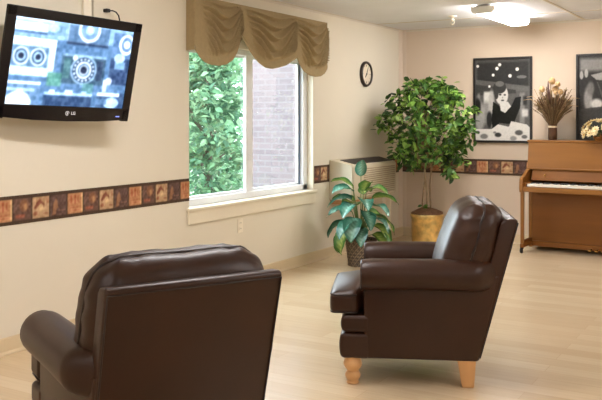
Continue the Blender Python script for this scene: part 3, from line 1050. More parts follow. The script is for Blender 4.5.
# ================================================================== DIEFFENBACHIA IN BASKET
def dief():
    t = thing('potted_dieffenbachia', 'leafy variegated plant with broad leaves in a dark woven basket below the air conditioner', 'potted plant', (0.47, 6.98, 0))
    # basket
    NA, NZ = 72, 26
    vs, fs, cs = [], [], []
    for j in range(NZ + 1):
        z = 0.25 * j / NZ
        r0 = 0.115 + 0.035 * (j / NZ)
        for i in range(NA):
            a = 2 * PI * i / NA
            w = abs(math.sin(a * 9 + j * 0.55)); w2 = abs(math.sin(a * 9 - j * 0.55))
            k = max(0, 1 - min(w, w2) * 2.2)
            r_ = r0 + 0.006 * k + (0.008 if j >= NZ - 1 else 0) + (0.005 if j <= 1 else 0)
            vs.append((r_ * math.cos(a), r_ * math.sin(a), z))
            c = np.array(rgb(66, 52, 40)) * (1 - k) + np.array(rgb(168, 146, 116)) * k
            if j >= NZ - 1: c = np.array(rgb(84, 62, 44))
            cs.append(c)
    for j in range(NZ):
        for i in range(NA):
            n = (i + 1) % NA
            fs.append((j * NA + i, j * NA + n, (j + 1) * NA + n, (j + 1) * NA + i))
    fs.append(tuple(range(NA))[::-1])
    me = bpy.data.meshes.new('basket'); me.from_pydata(vs, [], fs); set_col(me, np.array(cs))
    bk = link('basket', me, M['basket'], t, True)
    m_ = bk.modifiers.new('thick', 'SOLIDIFY'); m_.thickness = 0.008; m_.offset = -1
    b_ = bmesh.new(); lathe(b_, [(0, 0.215), (0.08, 0.218), (0.134, 0.21)], 24)
    obj('soil', b_, M['moss'], t, True)
    r = random.Random(5)
    # azimuth (deg), stalk height, reach, leaf length, pitch, blue window light painted in?
    specs = []
    cam_az = math.degrees(math.atan2(-7.0, 3.47))        # towards the camera
    for (da, hz_, reach, L, pit, daylight_tint) in [
            (5, 0.84, 0.02, 0.17, 1.25, 1), (-100, 0.72, 0.07, 0.22, 0.55, 0), (-70, 0.62, 0.09, 0.24, 0.0, 1),
            (-30, 0.58, 0.10, 0.24, -0.2, 1), (60, 0.70, 0.06, 0.22, 0.2, 0), (85, 0.62, 0.10, 0.25, 0.1, 0),
            (45, 0.56, 0.10, 0.26, 0.0, 1), (100, 0.46, 0.11, 0.27, -0.45, 0), (-85, 0.50, 0.08, 0.24, 0.05, 1),
            (-95, 0.40, 0.10, 0.25, -0.35, 1), (-20, 0.46, 0.12, 0.25, -0.75, 1), (20, 0.52, 0.10, 0.23, -0.5, 1),
            (-60, 0.34, 0.12, 0.24, -0.95, 0), (80, 0.38, 0.12, 0.26, -0.75, 0), (160, 0.66, 0.06, 0.22, 0.3, 0),
            (-150, 0.56, 0.08, 0.24, 0.0, 0), (130, 0.46, 0.10, 0.24, -0.1, 0), (0, 0.36, 0.10, 0.20, -0.6, 1),
            (-110, 0.30, 0.12, 0.22, -0.8, 0), (65, 0.30, 0.12, 0.22, -0.6, 0), (30, 0.70, 0.05, 0.18, 0.8, 0), (-60, 0.70, 0.08, 0.22, 0.2, 1), (50, 0.46, 0.12, 0.24, -0.3, 1), (-40, 0.42, 0.11, 0.24, -0.4, 1), (-120, 0.60, 0.08, 0.23, 0.2, 0), (15, 0.62, 0.07, 0.22, -0.1, 1)]:
        specs.append((math.radians(cam_az + da), hz_, reach, L, pit, daylight_tint))
    for (az, hz_, reach, L, pit, daylight_tint) in specs:
        d = Vector((math.cos(az), math.sin(az), 0)); side = Vector((-d.y, d.x, 0)); up = Vector((0, 0, 1))
        base = Vector((d.x * 0.03, d.y * 0.03, 0.215))
        tip = Vector((d.x * reach, d.y * reach, hz_))
        vs, fs, cs = [], [], []
        NL, NW = 14, 8
        L = L * 1.12; W = L * 0.33
        pos = tip.copy()
        ang = pit + 0.35
        step = L / NL
        yawc = r.uniform(-0.25, 0.25); rollc = r.uniform(-0.35, 0.35)
        for i in range(NL + 1):
            q = i / NL
            wid = W * (math.sin(PI * min(1, q ** 0.72)) ** 0.8) * (1 - 0.15 * q)
            if i == NL: wid = 0.0005
            dirv = d * math.cos(ang) + up * math.sin(ang)
            nrm = -d * math.sin(ang) + up * math.cos(ang)
            for k in range(NW + 1):
                u = (k / NW) * 2 - 1
                p = pos + (side * math.cos(rollc) + nrm * math.sin(rollc)) * (u * wid) + nrm * (abs(u) * wid * 0.35 + 0.004 * math.sin(q * 14 + u * 2))
                vs.append(tuple(p))
                mid = max(0, 1 - abs(u) * 1.35) * (1 if 0.05 < q < 0.93 else 0.3)
                spk = 0.5 + 0.5 * math.sin(i * 2.9 + abs(k - NW / 2) * 2.0)
                kx = min(1, mid * (0.35 + 0.65 * spk))
                g = np.array(rgb(52, 108, 88)) if daylight_tint else np.array(rgb(66, 112, 48))  # bluish window light is put into the colour of some leaves
                pale = np.array(rgb(150, 196, 176)) if daylight_tint else np.array(rgb(184, 198, 106))
                cs.append(g * (1 - kx) + pale * kx)
            pos = pos + dirv * step
            ang -= 1.1 / NL * (1 if pit > 0.9 else 1.2)
        for i in range(NL):
            for k in range(NW):
                a = i * (NW + 1) + k
                fs.append((a, a + 1, a + NW + 2, a + NW + 1))
        me = bpy.data.meshes.new('leaf'); me.from_pydata(vs, [], fs); set_col(me, np.array(cs))
        for v in me.vertices:
            if v.co.x + 0.47 < 0.02: v.co.x = 0.02 - 0.47
        lf = link('leaf', me, M['dief_leaf'], t, True)
        b_ = bmesh.new()
        tube(b_, [base, base.lerp(tip, 0.5) + up * 0.02 - d * 0.012, tip, tip + (d * math.cos(pit + .35) + up * math.sin(pit + .35)) * L * 0.1], [0.006, 0.005, 0.0035, 0.002], 6)
        obj('leaf_stalk', b_, M['stalk'], lf, True)
    return t


dief()

# ================================================================== PIANO
PX, PY, PR = 1.575, 8.42, -0.045
pn = thing('upright_piano', 'brown wooden upright piano against the back wall below the posters', 'piano', (PX, PY, 0), PR)
PW = 1.47
b = bmesh.new()
for x0 in (0.0, PW - 0.035):
    box(b, x0, x0 + 0.035, 0.30, 0.56, 0.03, 1.14, 0.004)
box(b, 0.03, PW - 0.03, 0.54, 0.56, 0.06, 1.13)
box(b, 0.03, PW - 0.03, 0.30, 0.56, 0.05, 0.10)
obj('case', b, M['piano'], pn)
b = bmesh.new(); box(b, -0.008, PW + 0.008, 0.275, 0.565, 1.14, 1.163, 0.006); obj('lid', b, M['piano'], pn)
b = bmesh.new()
prism(b, [(0.245, 0.870), (0.265, 0.870), (0.302, 1.14), (0.282, 1.14)], 'x', 0.004, PW - 0.004, 0.003)
obj('music_panel', b, M['piano'], pn)
b = bmesh.new(); prism(b, [(0.225, 0.856), (0.30, 0.856), (0.30, 0.872), (0.225, 0.872)], 'x', 0.0, PW, 0.004); obj('music_shelf', b, M['piano'], pn)
b = bmesh.new()
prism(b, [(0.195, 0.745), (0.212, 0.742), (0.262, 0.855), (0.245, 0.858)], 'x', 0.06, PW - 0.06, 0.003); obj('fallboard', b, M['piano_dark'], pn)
for kx in (0.20, PW - 0.20):
    b = bmesh.new(); lathe(b, [(0, 0), (0.010, 0), (0.012, 0.010), (0.008, 0.016), (0, 0.018)], 14)
    bmesh.ops.rotate(b, verts=b.verts, cent=(0, 0, 0), matrix=Matrix.Rotation(PI / 2, 3, 'X'))
    bmesh.ops.translate(b, verts=b.verts, vec=(kx, 0.218, 0.80)); obj('knob', b, M['brass'], pn, True)
b = bmesh.new(); box(b, 0.0, PW, 0.0, 0.30, 0.635, 0.685, 0.006); obj('keybed', b, M['piano'], pn)
for x0 in (0.0, PW - 0.06):
    b = bmesh.new()
    prism(b, [(-0.005, 0.630), (0.30, 0.630), (0.30, 0.87), (0.20, 0.855), (0.13, 0.825), (0.09, 0.795), (0.03, 0.785), (0.0, 0.77), (-0.01, 0.74), (-0.01, 0.66)], 'x', x0, x0 + (0.035 if x0 == 0 else 0.06), 0.004)
    obj('key_arm', b, M['piano'], pn)
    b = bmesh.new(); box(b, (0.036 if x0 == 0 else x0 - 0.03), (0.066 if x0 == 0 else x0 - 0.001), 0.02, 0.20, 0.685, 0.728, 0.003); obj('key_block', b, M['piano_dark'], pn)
kb = bmesh.new()
nw = 52
kx0, kx1 = 0.068, PW - 0.092
kw = (kx1 - kx0) / nw
for k in range(nw):
    box(kb, kx0 + k * kw + 0.0005, kx0 + (k + 1) * kw - 0.0005, 0.035, 0.19, 0.69, 0.716, 0.001, 1)
keys = obj('white_keys', kb, M['ivory'], pn); keys['label'] = 'row of ivory white keys'
kb = bmesh.new()
for k in range(nw - 1):
    if (k + 5) % 7 in (0, 1, 3, 4, 5):
        xx = kx0 + (k + 1) * kw
        box(kb, xx - 0.006, xx + 0.006, 0.095, 0.19, 0.712, 0.728, 0.0015, 1)
keys = obj('black_keys', kb, M['ebony'], pn)
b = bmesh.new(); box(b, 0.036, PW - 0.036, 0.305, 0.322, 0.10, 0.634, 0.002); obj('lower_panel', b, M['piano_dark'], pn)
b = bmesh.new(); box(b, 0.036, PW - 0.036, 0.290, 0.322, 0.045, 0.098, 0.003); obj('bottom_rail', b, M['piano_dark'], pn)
for x0 in (0.004, PW - 0.039):
    b = bmesh.new(); prism(b, [(x0, 0.02), (x0 + 0.035, 0.02), (x0 + 0.03, 0.055), (x0 + 0.005, 0.055)], 'z', 0.075, 0.63)
    lg = obj('leg', b, M['piano'], pn)
    b = bmesh.new(); box(b, x0, x0 + 0.035, 0.0, 0.31, 0.058, 0.10, 0.006); box(b, x0 + 0.004, x0 + 0.031, 0.05, 0.31, 0.10, 0.13, 0.004)
    obj('toe_block', b, M['piano_dark'], pn)
    b = bmesh.new(); lathe(b, [(0, -0.012), (0.022, -0.012), (0.028, -0.006), (0.028, 0.006), (0.022, 0.012), (0, 0.012)], 20)
    bmesh.ops.rotate(b, verts=b.verts, cent=(0, 0, 0), matrix=Matrix.Rotation(PI / 2, 3, 'Y'))
    bmesh.ops.translate(b, verts=b.verts, vec=(x0 + 0.010, 0.02, 0.028))
    box(b, x0 + 0.002, x0 + 0.030, 0.005, 0.04, 0.045, 0.060, 0.002)
    cs_ = obj('caster', b, M['brass'] if False else M['rubber'], pn, auto=0.6)
for k in (-1, 0, 1):
    b = bmesh.new()
    tube(b, [(PW / 2 + k * 0.065 - 0.02, 0.30, 0.058), (PW / 2 + k * 0.065 - 0.02, 0.23, 0.052)], 0.008, 8)
    lathe(b, [(0, 0.045), (0.017, 0.047), (0.020, 0.054), (0.016, 0.062), (0, 0.066)], 14, (PW / 2 + k * 0.065 - 0.02, 0.215))
    obj('pedal', b, M['brass'], pn, True)

# ================================================================== POSTERS
def frame_thing(label, xc, w, h, cv):
    t = thing('framed_poster', label, 'poster', (xc, YB - 0.0008, 1.596), 0, 'black and white framed posters')
    b_ = bmesh.new()
    f = 0.026
    hw_, hh_ = w / 2, h / 2
    for (a0, a1, c0, c1) in ((-hw_, -hw_ + f, -hh_, hh_), (hw_ - f, hw_, -hh_, hh_), (-hw_ + f, hw_ - f, hh_ - f, hh_), (-hw_ + f, hw_ - f, -hh_, -hh_ + f)):
        box(b_, a0, a1, -0.024, 0, c0, c1, 0.003)
    obj('frame', b_, M['frame_black'], t)
    b_ = bmesh.new(); box(b_, -hw_ + f, hw_ - f, -0.010, -0.002, -hh_ + f, hh_ - f); obj('backing', b_, M['frame_black'], t)
    p = picture('print', cv, w - 2 * f, h - 2 * f, M['print'], t)
    p.location = (0, -0.0108, 0)
    return t


def g(v):
    return (v, v * 0.985, v * 0.96)


cv = Canvas(150, 226, g(0.36))
cv.rect(0, 0, 1, 0.36, g(0.16), 1, 0.05)
cv.poly([(0, 0.24), (1, 0.34), (1, 0.40), (0, 0.36)], g(0.40), 0.8)
cv.poly([(0, 0.30), (0.75, 0.38), (0.75, 0.42), (0, 0.44)], g(0.24))
for (x, y, q) in ((0.04, 0.075, 0.022), (0.45, 0.065, 0.024), (0.40, 0.11, 0.026), (0.33, 0.19, 0.022), (0.77, 0.125, 0.026), (0.64, 0.205, 0.026), (0.26, 0.33, 0.018)):
    cv.ell(x, y, q * 1.2, q * 0.85, g(0.95))
cv.ell(0.85, 0.22, 0.09, 0.02, g(0.42))
cv.rect(0.02, 0.40, 0.10, 0.66, g(0.62), 0.7, 0.03); cv.rect(0.14, 0.38, 0.34, 0.66, g(0.82), 1, 0.03)
for (x, y, w_, h_, v) in ((0.20, 0.66, 0.10, 0.14, 0.55), (0.08, 0.70, 0.10, 0.18, 0.66), (0.30, 0.60, 0.06, 0.22, 0.70), (0.26, 0.74, 0.05, 0.1, 0.12), (0.04, 0.58, 0.06, 0.1, 0.1)):
    cv.ell(x, y, w_, h_, g(v), 0.9, 0.4)
cv.rect(0.80, 0.40, 0.92, 0.80, g(0.55), 0.9, 0.03); cv.rect(0.86, 0.44, 0.96, 0.58, g(0.14), 0.9, 0.03); cv.rect(0.84, 0.60, 0.98, 0.72, g(0.85), 0.9, 0.03)
# an anonymous seated lady: dark hair, pale face, dark dress, leaning on a table
cv.poly([(0.33, 0.52), (0.42, 0.56), (0.54, 0.64), (0.66, 0.58), (0.74, 0.47), (0.84, 0.46), (0.82, 0.60), (0.70, 0.80), (0.44, 0.78), (0.40, 0.86), (0.32, 0.86), (0.30, 0.74)], g(0.07))
cv.poly([(0.45, 0.54), (0.60, 0.52), (0.66, 0.58), (0.55, 0.66), (0.47, 0.63)], g(0.84))
cv.ell(0.49, 0.44, 0.115, 0.120, g(0.84)); cv.ell(0.45, 0.345, 0.12, 0.075, g(0.20)); cv.ell(0.45, 0.30, 0.08, 0.035, g(0.55), 0.6); cv.ell(0.39, 0.42, 0.04, 0.07, g(0.22))
cv.ell(0.46, 0.435, 0.025, 0.010, g(0.15)); cv.ell(0.545, 0.437, 0.022, 0.010, g(0.15)); cv.ell(0.505, 0.505, 0.03, 0.010, g(0.25)); cv.ell(0.505, 0.47, 0.01, 0.01, g(0.6))
cv.poly([(0.0, 0.86), (0.3, 0.86), (0.42, 0.80), (0.62, 0.83), (0.66, 0.76), (0.94, 0.80), (1, 0.84), (1, 1), (0, 1)], g(0.90), 0.95)
for (x, y, q, v) in ((0.42, 0.93, 0.06, 0.12), (0.70, 0.97, 0.06, 0.55), (0.80, 0.90, 0.07, 0.30), (0.16, 0.95, 0.07, 0.45), (0.90, 0.95, 0.05, 0.35), (0.36, 0.90, 0.03, 0.5), (0.04, 0.9, 0.04, 0.2)):
    cv.ell(x, y, q, q * 0.45, g(v), 0.9, 0.4)
cv.noise(0.025, 3); cv.blur(1)
frame_thing('framed black and white poster of a lady in a dark dress, beside the ficus', 1.213, 0.665, 0.955, cv)

cv = Canvas(150, 226, g(0.17))
cv.rect(0, 0, 1, 0.20, g(0.62), 0.8, 0.05); cv.rect(0, 0, 1, 0.02, g(0.2), 0.8, 0.02)
cv.poly([(0.2, 0.22), (0.9, 0.12), (1, 0.2), (1, 0.3), (0.3, 0.28)], g(0.80), 0.7)
for (x, y, w_, h_) in ((0.05, 0.22, 0.03, 0.05), (0.13, 0.20, 0.03, 0.05)):
    cv.ell(x, y, w_, h_, g(0.72), 0.9)
cv.ell(0.16, 0.50, 0.07, 0.14, g(0.62), 0.9, 0.5); cv.ell(0.30, 0.56, 0.10, 0.06, g(0.88), 0.9, 0.5); cv.ell(0.2, 0.38, 0.06, 0.08, g(0.45), 0.9, 0.5)
for k in range(7):
    x = 0.30 + 0.09 * k
    cv.poly([(x, 0.30), (x + 0.02, 0.30), (x + 0.16, 0.56), (x + 0.13, 0.58)], g(0.58 if k % 2 else 0.34), 0.8)
cv.poly([(0.0, 0.62), (0.5, 0.58), (1, 0.66), (1, 1), (0, 1)], g(0.24), 0.9)
cv.ell(0.75, 0.68, 0.3, 0.08, g(0.42), 0.7, 0.6); cv.ell(0.5, 0.9, 0.5, 0.06, g(0.14), 0.8)
cv.ell(0.65, 0.36, 0.10, 0.08, g(0.70), 0.9, 0.4); cv.ell(0.65, 0.31, 0.11, 0.05, g(0.12), 0.9, 0.4)
cv.noise(0.03, 3); cv.blur(2)
frame_thing('darker black and white framed poster behind the pale flowers on the piano', 2.345, 0.665, 0.955, cv)

# ================================================================== DRIED BUNDLE AND FLOWERS ON THE PIANO
PT = 1.1645
dx, dy = 1.835, 8.74
db = thing('dried_grass_bundle', 'standing bundle of brown dried grasses with round heads, tied with cream ribbon, on piano', 'dried flowers', (dx, dy, PT))
r = random.Random(9)
vs, fs, cs = [], [], []
for k in range(520):
    a = r.uniform(0, 2 * PI); q = math.sqrt(r.random())
    rb = 0.040 * q
    spread = 0.04 + 0.17 * q
    h = r.uniform(0.34, 0.50) * (1 - 0.12 * q)
    if r.random() < 0.12: h *= 1.22
    base = Vector((rb * math.cos(a), rb * math.sin(a), 0))
    neck = Vector((rb * 0.85 * math.cos(a), rb * 0.85 * math.sin(a), 0.15))
    tipv = Vector((spread * math.cos(a), spread * math.sin(a), 0.0)) + Vector((0, 0, h))
    mid = neck.lerp(tipv, 0.5) + Vector((0, 0, 0.03))
    end = tipv + Vector((math.cos(a), math.sin(a), -0.2 * r.random())) * 0.05 * q
    wv = Vector((-math.sin(a + r.uniform(-1, 1)), math.cos(a + r.uniform(-1, 1)), 0)).normalized()
    ps = [base, neck, mid, tipv, end]
    ws = [0.0015, 0.0015, 0.002, 0.0055, 0.0008]
    c0 = np.array(rgb(*[(120, 92, 64), (152, 122, 86), (96, 70, 52), (176, 148, 110), (126, 110, 74)][r.randrange(5)]))
    n0 = len(vs)
    for p_, w_ in zip(ps, ws):
        vs += [tuple(p_ - wv * w_), tuple(p_ + wv * w_), tuple(p_ + Vector((-wv.y, wv.x, 0)) * w_)]
        cs += [c0] * 3
    for i in range(4):
        for e in range(3):
            e2 = (e + 1) % 3
            fs.append((n0 + i * 3 + e, n0 + i * 3 + e2, n0 + i * 3 + 3 + e2, n0 + i * 3 + 3 + e))
me = bpy.data.meshes.new('grasses'); me.from_pydata(vs, [], fs); set_col(me, np.array(cs))
link('grasses', me, M['dry_stem'], db)
b = bmesh.new()
lathe(b, [(0.036, 0.0), (0.044, 0.0), (0.046, 0.06), (0.043, 0.13), (0.044, 0.16), (0.03, 0.17)], 26)
for v in b.verts: v.co.x *= 1 + 0.05 * math.sin(math.atan2(v.co.y, v.co.x) * 13)
obj('stem_bundle', b, mat('bundled_stems', rgb(92, 62, 40), 0.9, var=0.5, vscale=30, stretch=(6, 6, 0.3)), db, True)
b = bmesh.new(); lathe(b, [(0.046, 0.128), (0.050, 0.130), (0.050, 0.146), (0.046, 0.148)], 26); obj('ribbon', b, M['ribbon'], db, True)
for (x, y, z, q) in ((0.005, -0.05, 0.615, 0.034), (0.02, 0.02, 0.53, 0.030), (-0.095, -0.06, 0.53, 0.030), (0.065, -0.05, 0.58, 0.026), (0.085, -0.02, 0.50, 0.028), (0.05, -0.08, 0.49, 0.022)):
    b = bmesh.new(); bmesh.ops.create_icosphere(b, subdivisions=3, radius=q)
    for v in b.verts:
        n1 = v.co.normalized()
        v.co *= 1 + 0.10 * math.sin(n1.x * 17) * math.cos(n1.y * 15 + n1.z * 9)
        v.co.z *= 1.12
    bmesh.ops.translate(b, verts=b.verts, vec=(x, y, z))
    tube(b, [(x * 0.2, y * 0.2, 0.15), (x * 0.6, y * 0.6, z * 0.7), (x, y, z - q * 0.8)], 0.0025, 5)
    obj('seed_head', b, M['dry_ball'], db, True)
for (dx2, hh2, xs) in ((-0.24, 0.46, -1), (-0.27, 0.43, -1), (0.26, 0.44, 1), (0.25, 0.36, 1)):
    b = bmesh.new()
    tube(b, [(0, 0, 0.15), (dx2 * 0.35, -0.03, 0.34), (dx2 * 0.8, -0.05, hh2), (dx2 * 1.1, -0.05, hh2 - 0.01)], [0.002, 0.002, 0.003, 0.001], 5)
    obj('arching_stem', b, M['dry_ball'], db, True)
for (x, h2) in ((-0.035, 0.62), (-0.05, 0.56), (-0.02, 0.53)):
    b = bmesh.new()
    tube(b, [(x * 0.2, -0.02, 0.15), (x * 0.8, -0.04, h2 - 0.2), (x, -0.04, h2 - 0.12), (x * 1.05, -0.04, h2 - 0.04), (x * 1.05, -0.04, h2)], [0.002, 0.003, 0.009, 0.007, 0.002], 8)
    obj('flower_spike', b, mat('purple_brown_spike', rgb(92, 60, 60), 0.9), db, True)

fx, fy = 2.335, 8.70
fb = thing('flower_arrangement', 'low arrangement of pale cream flowers on the piano in front of a poster', 'flowers', (fx, fy, PT))
b = bmesh.new(); lathe(b, [(0, 0.0), (0.07, 0.0), (0.085, 0.03), (0.08, 0.07), (0.07, 0.07), (0.07, 0.05), (0, 0.05)], 24); obj('bowl', b, M['piano_dark'], fb, True)
r = random.Random(3)
for k in range(36):
    a = r.uniform(0, 2 * PI); e = r.uniform(-0.1, 1.35)
    R_ = 0.19
    p = Vector((R_ * math.cos(a) * math.cos(e) * 1.05, R_ * math.sin(a) * math.cos(e) * 0.8, 0.045 + 0.165 * math.sin(e) + r.uniform(-0.01, 0.01)))
    p.z = max(p.z, 0.035)
    nrm = Vector((p.x, p.y, p.z - 0.02)).normalized()
    t1 = nrm.orthogonal().normalized(); t2 = nrm.cross(t1)
    b = bmesh.new()
    for ring, (npet, rad, lift) in enumerate(((9, 0.046, 0.15), (7, 0.034, 0.6))):
        for j in range(npet):
            th = 2 * PI * j / npet + ring * 0.3
            dd = t1 * math.cos(th) + t2 * math.sin(th); sd = nrm.cross(dd)
            tip_ = p + dd * rad + nrm * rad * lift
            md = p + dd * rad * 0.55 + nrm * rad * lift * 0.4
            v = [b.verts.new(p + nrm * 0.001), b.verts.new(md + sd * rad * 0.30), b.verts.new(tip_), b.verts.new(md - sd * rad * 0.30)]
            b.faces.new(v)
    fl = obj('flower', b, M['petal'], fb)
    b = bmesh.new(); bmesh.ops.create_icosphere(b, subdivisions=1, radius=0.008); bmesh.ops.translate(b, verts=b.verts, vec=p + nrm * 0.006)
    obj('flower_heart', b, M['petal_heart'], fl, True)
    b = bmesh.new(); tube(b, [(0, 0, 0.05), tuple(p * 0.95)], 0.0018, 5); obj('flower_stem', b, M['green_dark'], fl)
cen = [(0.12 * math.cos(a), 0.09 * math.sin(a), 0.08, 1.0) for a in [i * PI / 5 for i in range(10)]]
lv = leaf_cloud('greenery', cen, 9, 0.06, 0.045, [rgb(72, 88, 40), rgb(104, 112, 52), rgb(54, 62, 30)], M['ficus_leaf'], fb, droop=0.0, seed=8)
for v in lv.data.vertices:
    v.co.z = max(v.co.z, 0.004)

# ================================================================== ARMCHAIRS
def lerp2(p, q, t): return (p[0] + (q[0] - p[0]) * t, p[1] + (q[1] - p[1]) * t)


def build_chair():
    t = thing('armchair', '', 'armchair')
    SX = -0.28                                     # profile coordinate s -> local x
    L = M['leather']
    # hull: side panels and deck
    b_ = bmesh.new()
    side = [(-0.055, 0.14), (0.53, 0.14), (0.53, 0.585), (-0.165, 0.585)]
    for s in (-1, 1):
        y0, y1 = sorted((s * 0.215, s * 0.312))
        prism(b_, [(p[0] + SX, p[1]) for p in side], 'y', y0, y1, 0.014, 3)
    box(b_, -0.03 + SX, 0.52 + SX, -0.22, 0.22, 0.145, 0.36, 0.01)
    obj('body', b_, L, t, auto=0.7)
    # front rail: two stacked padded bands
    b_ = bmesh.new()
    for (z0, z1, xf) in ((0.138, 0.270, 0.650), (0.274, 0.362, 0.642)):
        hx, hz = (xf - 0.50) / 2, (z1 - z0) / 2
        tmp = bmesh.new()
        def fn(p, hx=hx, hz=hz):
            p.x += 0.010 * (p.x / hx > 0.3) * (1 - (p.z / hz) ** 2)
            return p
        rbox(b_, hx, 0.316, hz, 0.020, 8, 3, lambda p, cx=(xf + 0.50) / 2 + SX, cz=(z0 + z1) / 2, f=fn: f(p) + Vector((cx, 0, cz)))
        tmp.free()
    obj('front_rail', b_, L, t, True)
    # rolled arms
    for s in (-1, 1):
        b_ = bmesh.new()
        N = 26
        secs = []
        xs = [-0.148, -0.142, -0.135, -0.12, -0.10, -0.075, -0.05, -0.025, 0.0, 0.10, 0.20, 0.30, 0.40, 0.48, 0.520, 0.538, 0.546, 0.548]
        for x in xs:
            q = (x + 0.165) / 0.713
            end = max(0, (x - 0.50) / 0.048)
            shrink = math.sqrt(max(0.0, 1 - end * end * 0.20)) if x < 0.547 else 0.86
            ring = []
            for k in range(N):
                a = 2 * PI * k / N
                ca, sa = math.cos(a), math.sin(a)
                rear = min(1.0, max(0.0, 1 - q / 0.17)) ** 1.3
                ry = (0.084 - 0.052 * rear) * shrink
                rz = (0.084 if sa > 0 else 0.076) * shrink * (1 - (0.04 if sa > 0 else 0.25) * rear)
                yy = s * (0.300 - 0.050 * rear) + ry * (abs(ca) ** 0.88) * (1 if ca > 0 else -1)
                zz = 0.572 + rz * (abs(sa) ** 0.88) * (1 if sa > 0 else -1) + 0.006 * math.sin(q * PI)
                zz += -0.004 * math.sin(x * 60) * max(0, 0.1 - abs(x + 0.08)) * 4
                ring.append(b_.verts.new((x + SX, yy, zz)))
            secs.append(ring)
        for A, B in zip(secs[:-1], secs[1:]):
            for k in range(N):
                b_.faces.new((A[k], A[(k + 1) % N], B[(k + 1) % N], B[k]))
        b_.faces.new(secs[0]); b_.faces.new(secs[-1][::-1])
        ar = obj('arm', b_, L, t, auto=0.8)
        b_ = bmesh.new()
        tube(b_, [(0.541 + SX, s * 0.300 + 0.0765 * math.cos(a), 0.572 + 0.077 * math.sin(a)) for a in [2 * PI * k / 32 for k in range(32)]], 0.004, 6, closed=True)
        obj('piping', b_, M['piping'], ar, True)
    # seat cushion
    b_ = bmesh.new()
    hx, hy, hz = 0.315, 0.225, 0.054
    cx, cz = 0.387 + SX, 0.420

    def seat(p):
        u, v = p.x / hx, p.y / hy
        if p.z > 0:
            p.z += 0.072 * (1 - u * u) ** 0.8 * (1 - v * v) ** 0.8 if abs(u) < 1 and abs(v) < 1 else 0
            p.z += 0.003 * math.sin(u * 9 + v * 4) * max(0, 1 - v * v) * max(0, 1 - u * u)
        if u > 0.2:
            p.x += 0.016 * (1 - (p.z / 0.1) ** 2) * (1 - v * v * 0.5) * (u - 0.2)
        ear = min(1, max(0, (p.x - 0.160) / 0.022))
        p.y *= 1 + 0.36 * ear
        return p + Vector((cx, 0, cz))
    rbox(b_, hx, hy, hz, 0.028, 36, 4, seat)
    sc_o = obj('seat_cushion', b_, L, t, True)
    for zz in (hz - 0.009, -hz + 0.009):
        b_ = bmesh.new()
        pts = []
        r0 = 0.03
        for (sx_, sy_, a0) in ((1, 1, 0), (-1, 1, 90), (-1, -1, 180), (1, -1, 270)):
            if (sx_, sy_) == (-1, -1) or (sx_, sy_) == (1, -1):
                pass
            run = []
            for k in range(5):
                a = math.radians(a0 + 22.5 * k)
                kx = 1.36 if sx_ > 0 else 1.0
                run.append(((hx - 0.007 - r0) * sx_ + r0 * math.cos(a) + cx + (0.010 if sx_ > 0 else 0), ((hy * kx - 0.007 - r0) * sy_ + r0 * math.sin(a)), cz + zz))
            if (sx_, sy_) == (1, 1):
                run += [(cx + 0.186, hy * 1.34, cz + zz), (cx + 0.164, hy - 0.006, cz + zz)]
            if (sx_, sy_) == (1, -1):
                run = [(cx + 0.164, -hy + 0.006, cz + zz), (cx + 0.186, -hy * 1.34, cz + zz)] + run
            pts += run
        tube(b_, pts, 0.005, 6, closed=True)
        obj('piping', b_, M['piping'], sc_o, True)
    # back frame: tilted slab
    b_ = bmesh.new()
    bot, top = (-0.058, 0.142), (-0.255, 0.862)
    th = 0.085
    prof = [bot, top, (top[0] + 0.012, top[1] + 0.012), (top[0] + th * 0.75, top[1] + 0.008), (top[0] + th, top[1] - 0.012), (bot[0] + th, bot[1])]
    prism(b_, [(p[0] + SX, p[1]) for p in prof], 'y', -0.306, 0.306, 0.010, 3)
    bf = obj('back_frame', b_, L, t, auto=0.7)
    b_ = bmesh.new()
    def pt(q, y): return (bot[0] + (top[0] - bot[0]) * q + SX - 0.002, y, bot[1] + (top[1] - bot[1]) * q)
    tube(b_, [pt(0.02, -0.300), pt(0.3, -0.300), pt(0.6, -0.300), pt(0.985, -0.300), pt(0.985, -0.1), pt(0.985, 0.1), pt(0.985, 0.300), pt(0.6, 0.300), pt(0.3, 0.300), pt(0.02, 0.300)], 0.0032, 6)
    obj('piping', b_, M['piping'], bf, True)
    # back pillow: two puffed halves with a piped seam all round
    b_ = bmesh.new()
    px_, py_, pz_ = 0.140, 0.312, 0.228
    lean = math.atan2(0.197, 0.72)

    def pil(p, raw=False):
        u, v, w = p.x / px_, p.y / py_, p.z / pz_
        edge = max(abs(v), abs(w)) if False else (abs(v) ** 4 + abs(w) ** 4) ** 0.25
        # crown: thickest low down and in the middle
        p.x *= 0.80 + 0.26 * math.sqrt(max(0, 1 - min(1, edge) ** 2)) - 0.10 * max(0, w)
        if u > 0:
            p.x += 0.030 * (1 - min(1, abs(v)) ** 2) * (0.6 - 0.4 * w)
        # rounded upper corners
        if w > 0:
            p.z -= 0.016 * abs(v) ** 3 * w
            p.z -= 0.006 * math.exp(-(v / 0.22) ** 2)
            p.y *= 1 - 0.06 * w * w
        p.y *= 1 + 0.025 * (1 - w * w)
        # pinch at the seam
        if abs(u) < 0.25:
            k = (1 - abs(u) / 0.25) * 0.003
            p.y -= k * (1 if v > 0 else -1) * (abs(v) ** 6)
            p.z -= k * (1 if w > 0 else -1) * (abs(w) ** 6)
        # gathered wrinkles at the upper corners and the side gusset
        wr = 0.004 * math.sin(w * 17 + u * 3) * abs(v) ** 6 * (0.4 + 0.6 * max(0, w))
        p.y += wr * (1 if v > 0 else -1)
        p.z += 0.005 * math.sin(v * 22 + u * 5) * max(0, w) ** 6 * abs(v)
        p.x += 0.004 * math.sin(w * 14 + v * 6) * abs(v) ** 3
        x2 = p.x * math.cos(lean) - p.z * math.sin(lean)
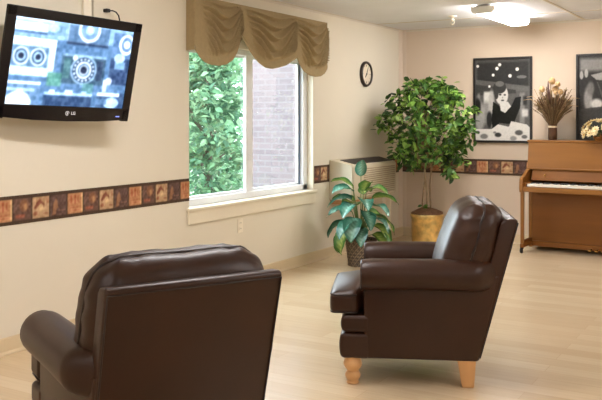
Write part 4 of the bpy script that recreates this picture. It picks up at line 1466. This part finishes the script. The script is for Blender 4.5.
        z2 = p.x * math.sin(lean) * 0.35 + p.z * math.cos(lean)
        return Vector((x2 - 0.035 + SX, p.y, z2 + 0.725))
    rbox(b_, px_, py_, pz_, 0.088, 14, 7, pil)
    po = obj('back_pillow', b_, L, t, True)
    b_ = bmesh.new()
    pts = []
    rr = 0.088
    for (sy_, sz_, a0) in ((1, 1, 0), (-1, 1, 90), (-1, -1, 180), (1, -1, 270)):
        for k in range(9):
            a = math.radians(a0 + 11.25 * k)
            pts.append(pil(Vector((0.0, (py_ - rr) * sy_ + rr * math.cos(a), (pz_ - rr) * sz_ + rr * math.sin(a)))) )
        # straight run samples
        nxt = {(1, 1): [(py_ - rr) * q for q in (0.6, 0.2, -0.2, -0.6)], (-1, -1): [(py_ - rr) * q for q in (-0.6, -0.2, 0.2, 0.6)]}.get((sy_, sz_))
        if nxt:
            for yv in nxt:
                pts.append(pil(Vector((0.0, yv, pz_ * sz_))))
        else:
            for q in (0.5, 0.0, -0.5) if (sy_, sz_) == (-1, 1) else (-0.5, 0.0, 0.5):
                pts.append(pil(Vector((0.0, py_ * sy_, (pz_ - rr) * q))))
    tube(b_, pts, 0.0065, 7, closed=True)
    obj('piping', b_, M['piping'], po, True)
    # legs
    for s in (-1, 1):
        b_ = bmesh.new()
        lathe(b_, [(0, 0), (0.030, 0), (0.034, 0.006), (0.029, 0.013), (0.031, 0.020), (0.039, 0.032), (0.041, 0.046), (0.034, 0.060), (0.029, 0.066),
                   (0.035, 0.074), (0.046, 0.088), (0.050, 0.103), (0.047, 0.118), (0.040, 0.130), (0.040, 0.146), (0, 0.146)], 24, (0.590 + SX, s * 0.268))
        obj('front_leg', b_, M['leg_wood'], t, auto=0.9)
        b_ = bmesh.new()
        z0, z1 = 0.0, 0.146
        vs_ = []
        for (z, h_, ox) in ((z0, 0.030, -0.004), (z1, 0.046, 0.004)):
            for (a, c) in ((-1, -1), (1, -1), (1, 1), (-1, 1)):
                vs_.append(b_.verts.new((0.0 + SX + ox + a * h_, s * 0.262 + c * h_, z)))
        for q in ((0, 3, 2, 1), (4, 5, 6, 7), (0, 1, 5, 4), (1, 2, 6, 5), (2, 3, 7, 6), (3, 0, 4, 7)):
            b_.faces.new([vs_[i] for i in q])
        bmesh.ops.bevel(b_, geom=b_.edges[:], offset=0.004, segments=2, affect='EDGES')
        obj('rear_leg', b_, M['leg_wood'], t)
    return t


chair = build_chair()
chair.location = (2.154, 4.217, 0)
chair.rotation_euler = (0, 0, math.atan2(-0.4115, -0.9114))
tag(chair, 'dark brown leather armchair seen side on, right of the other armchair', 'armchair', 'brown leather armchairs')
c2 = copy_tree(chair)
c2.location = (1.862, 2.335, 0)
c2.rotation_euler = (0, 0, math.atan2(0.473, -0.883))
c2['label'] = 'dark brown leather armchair with its back to the camera, nearest in front'
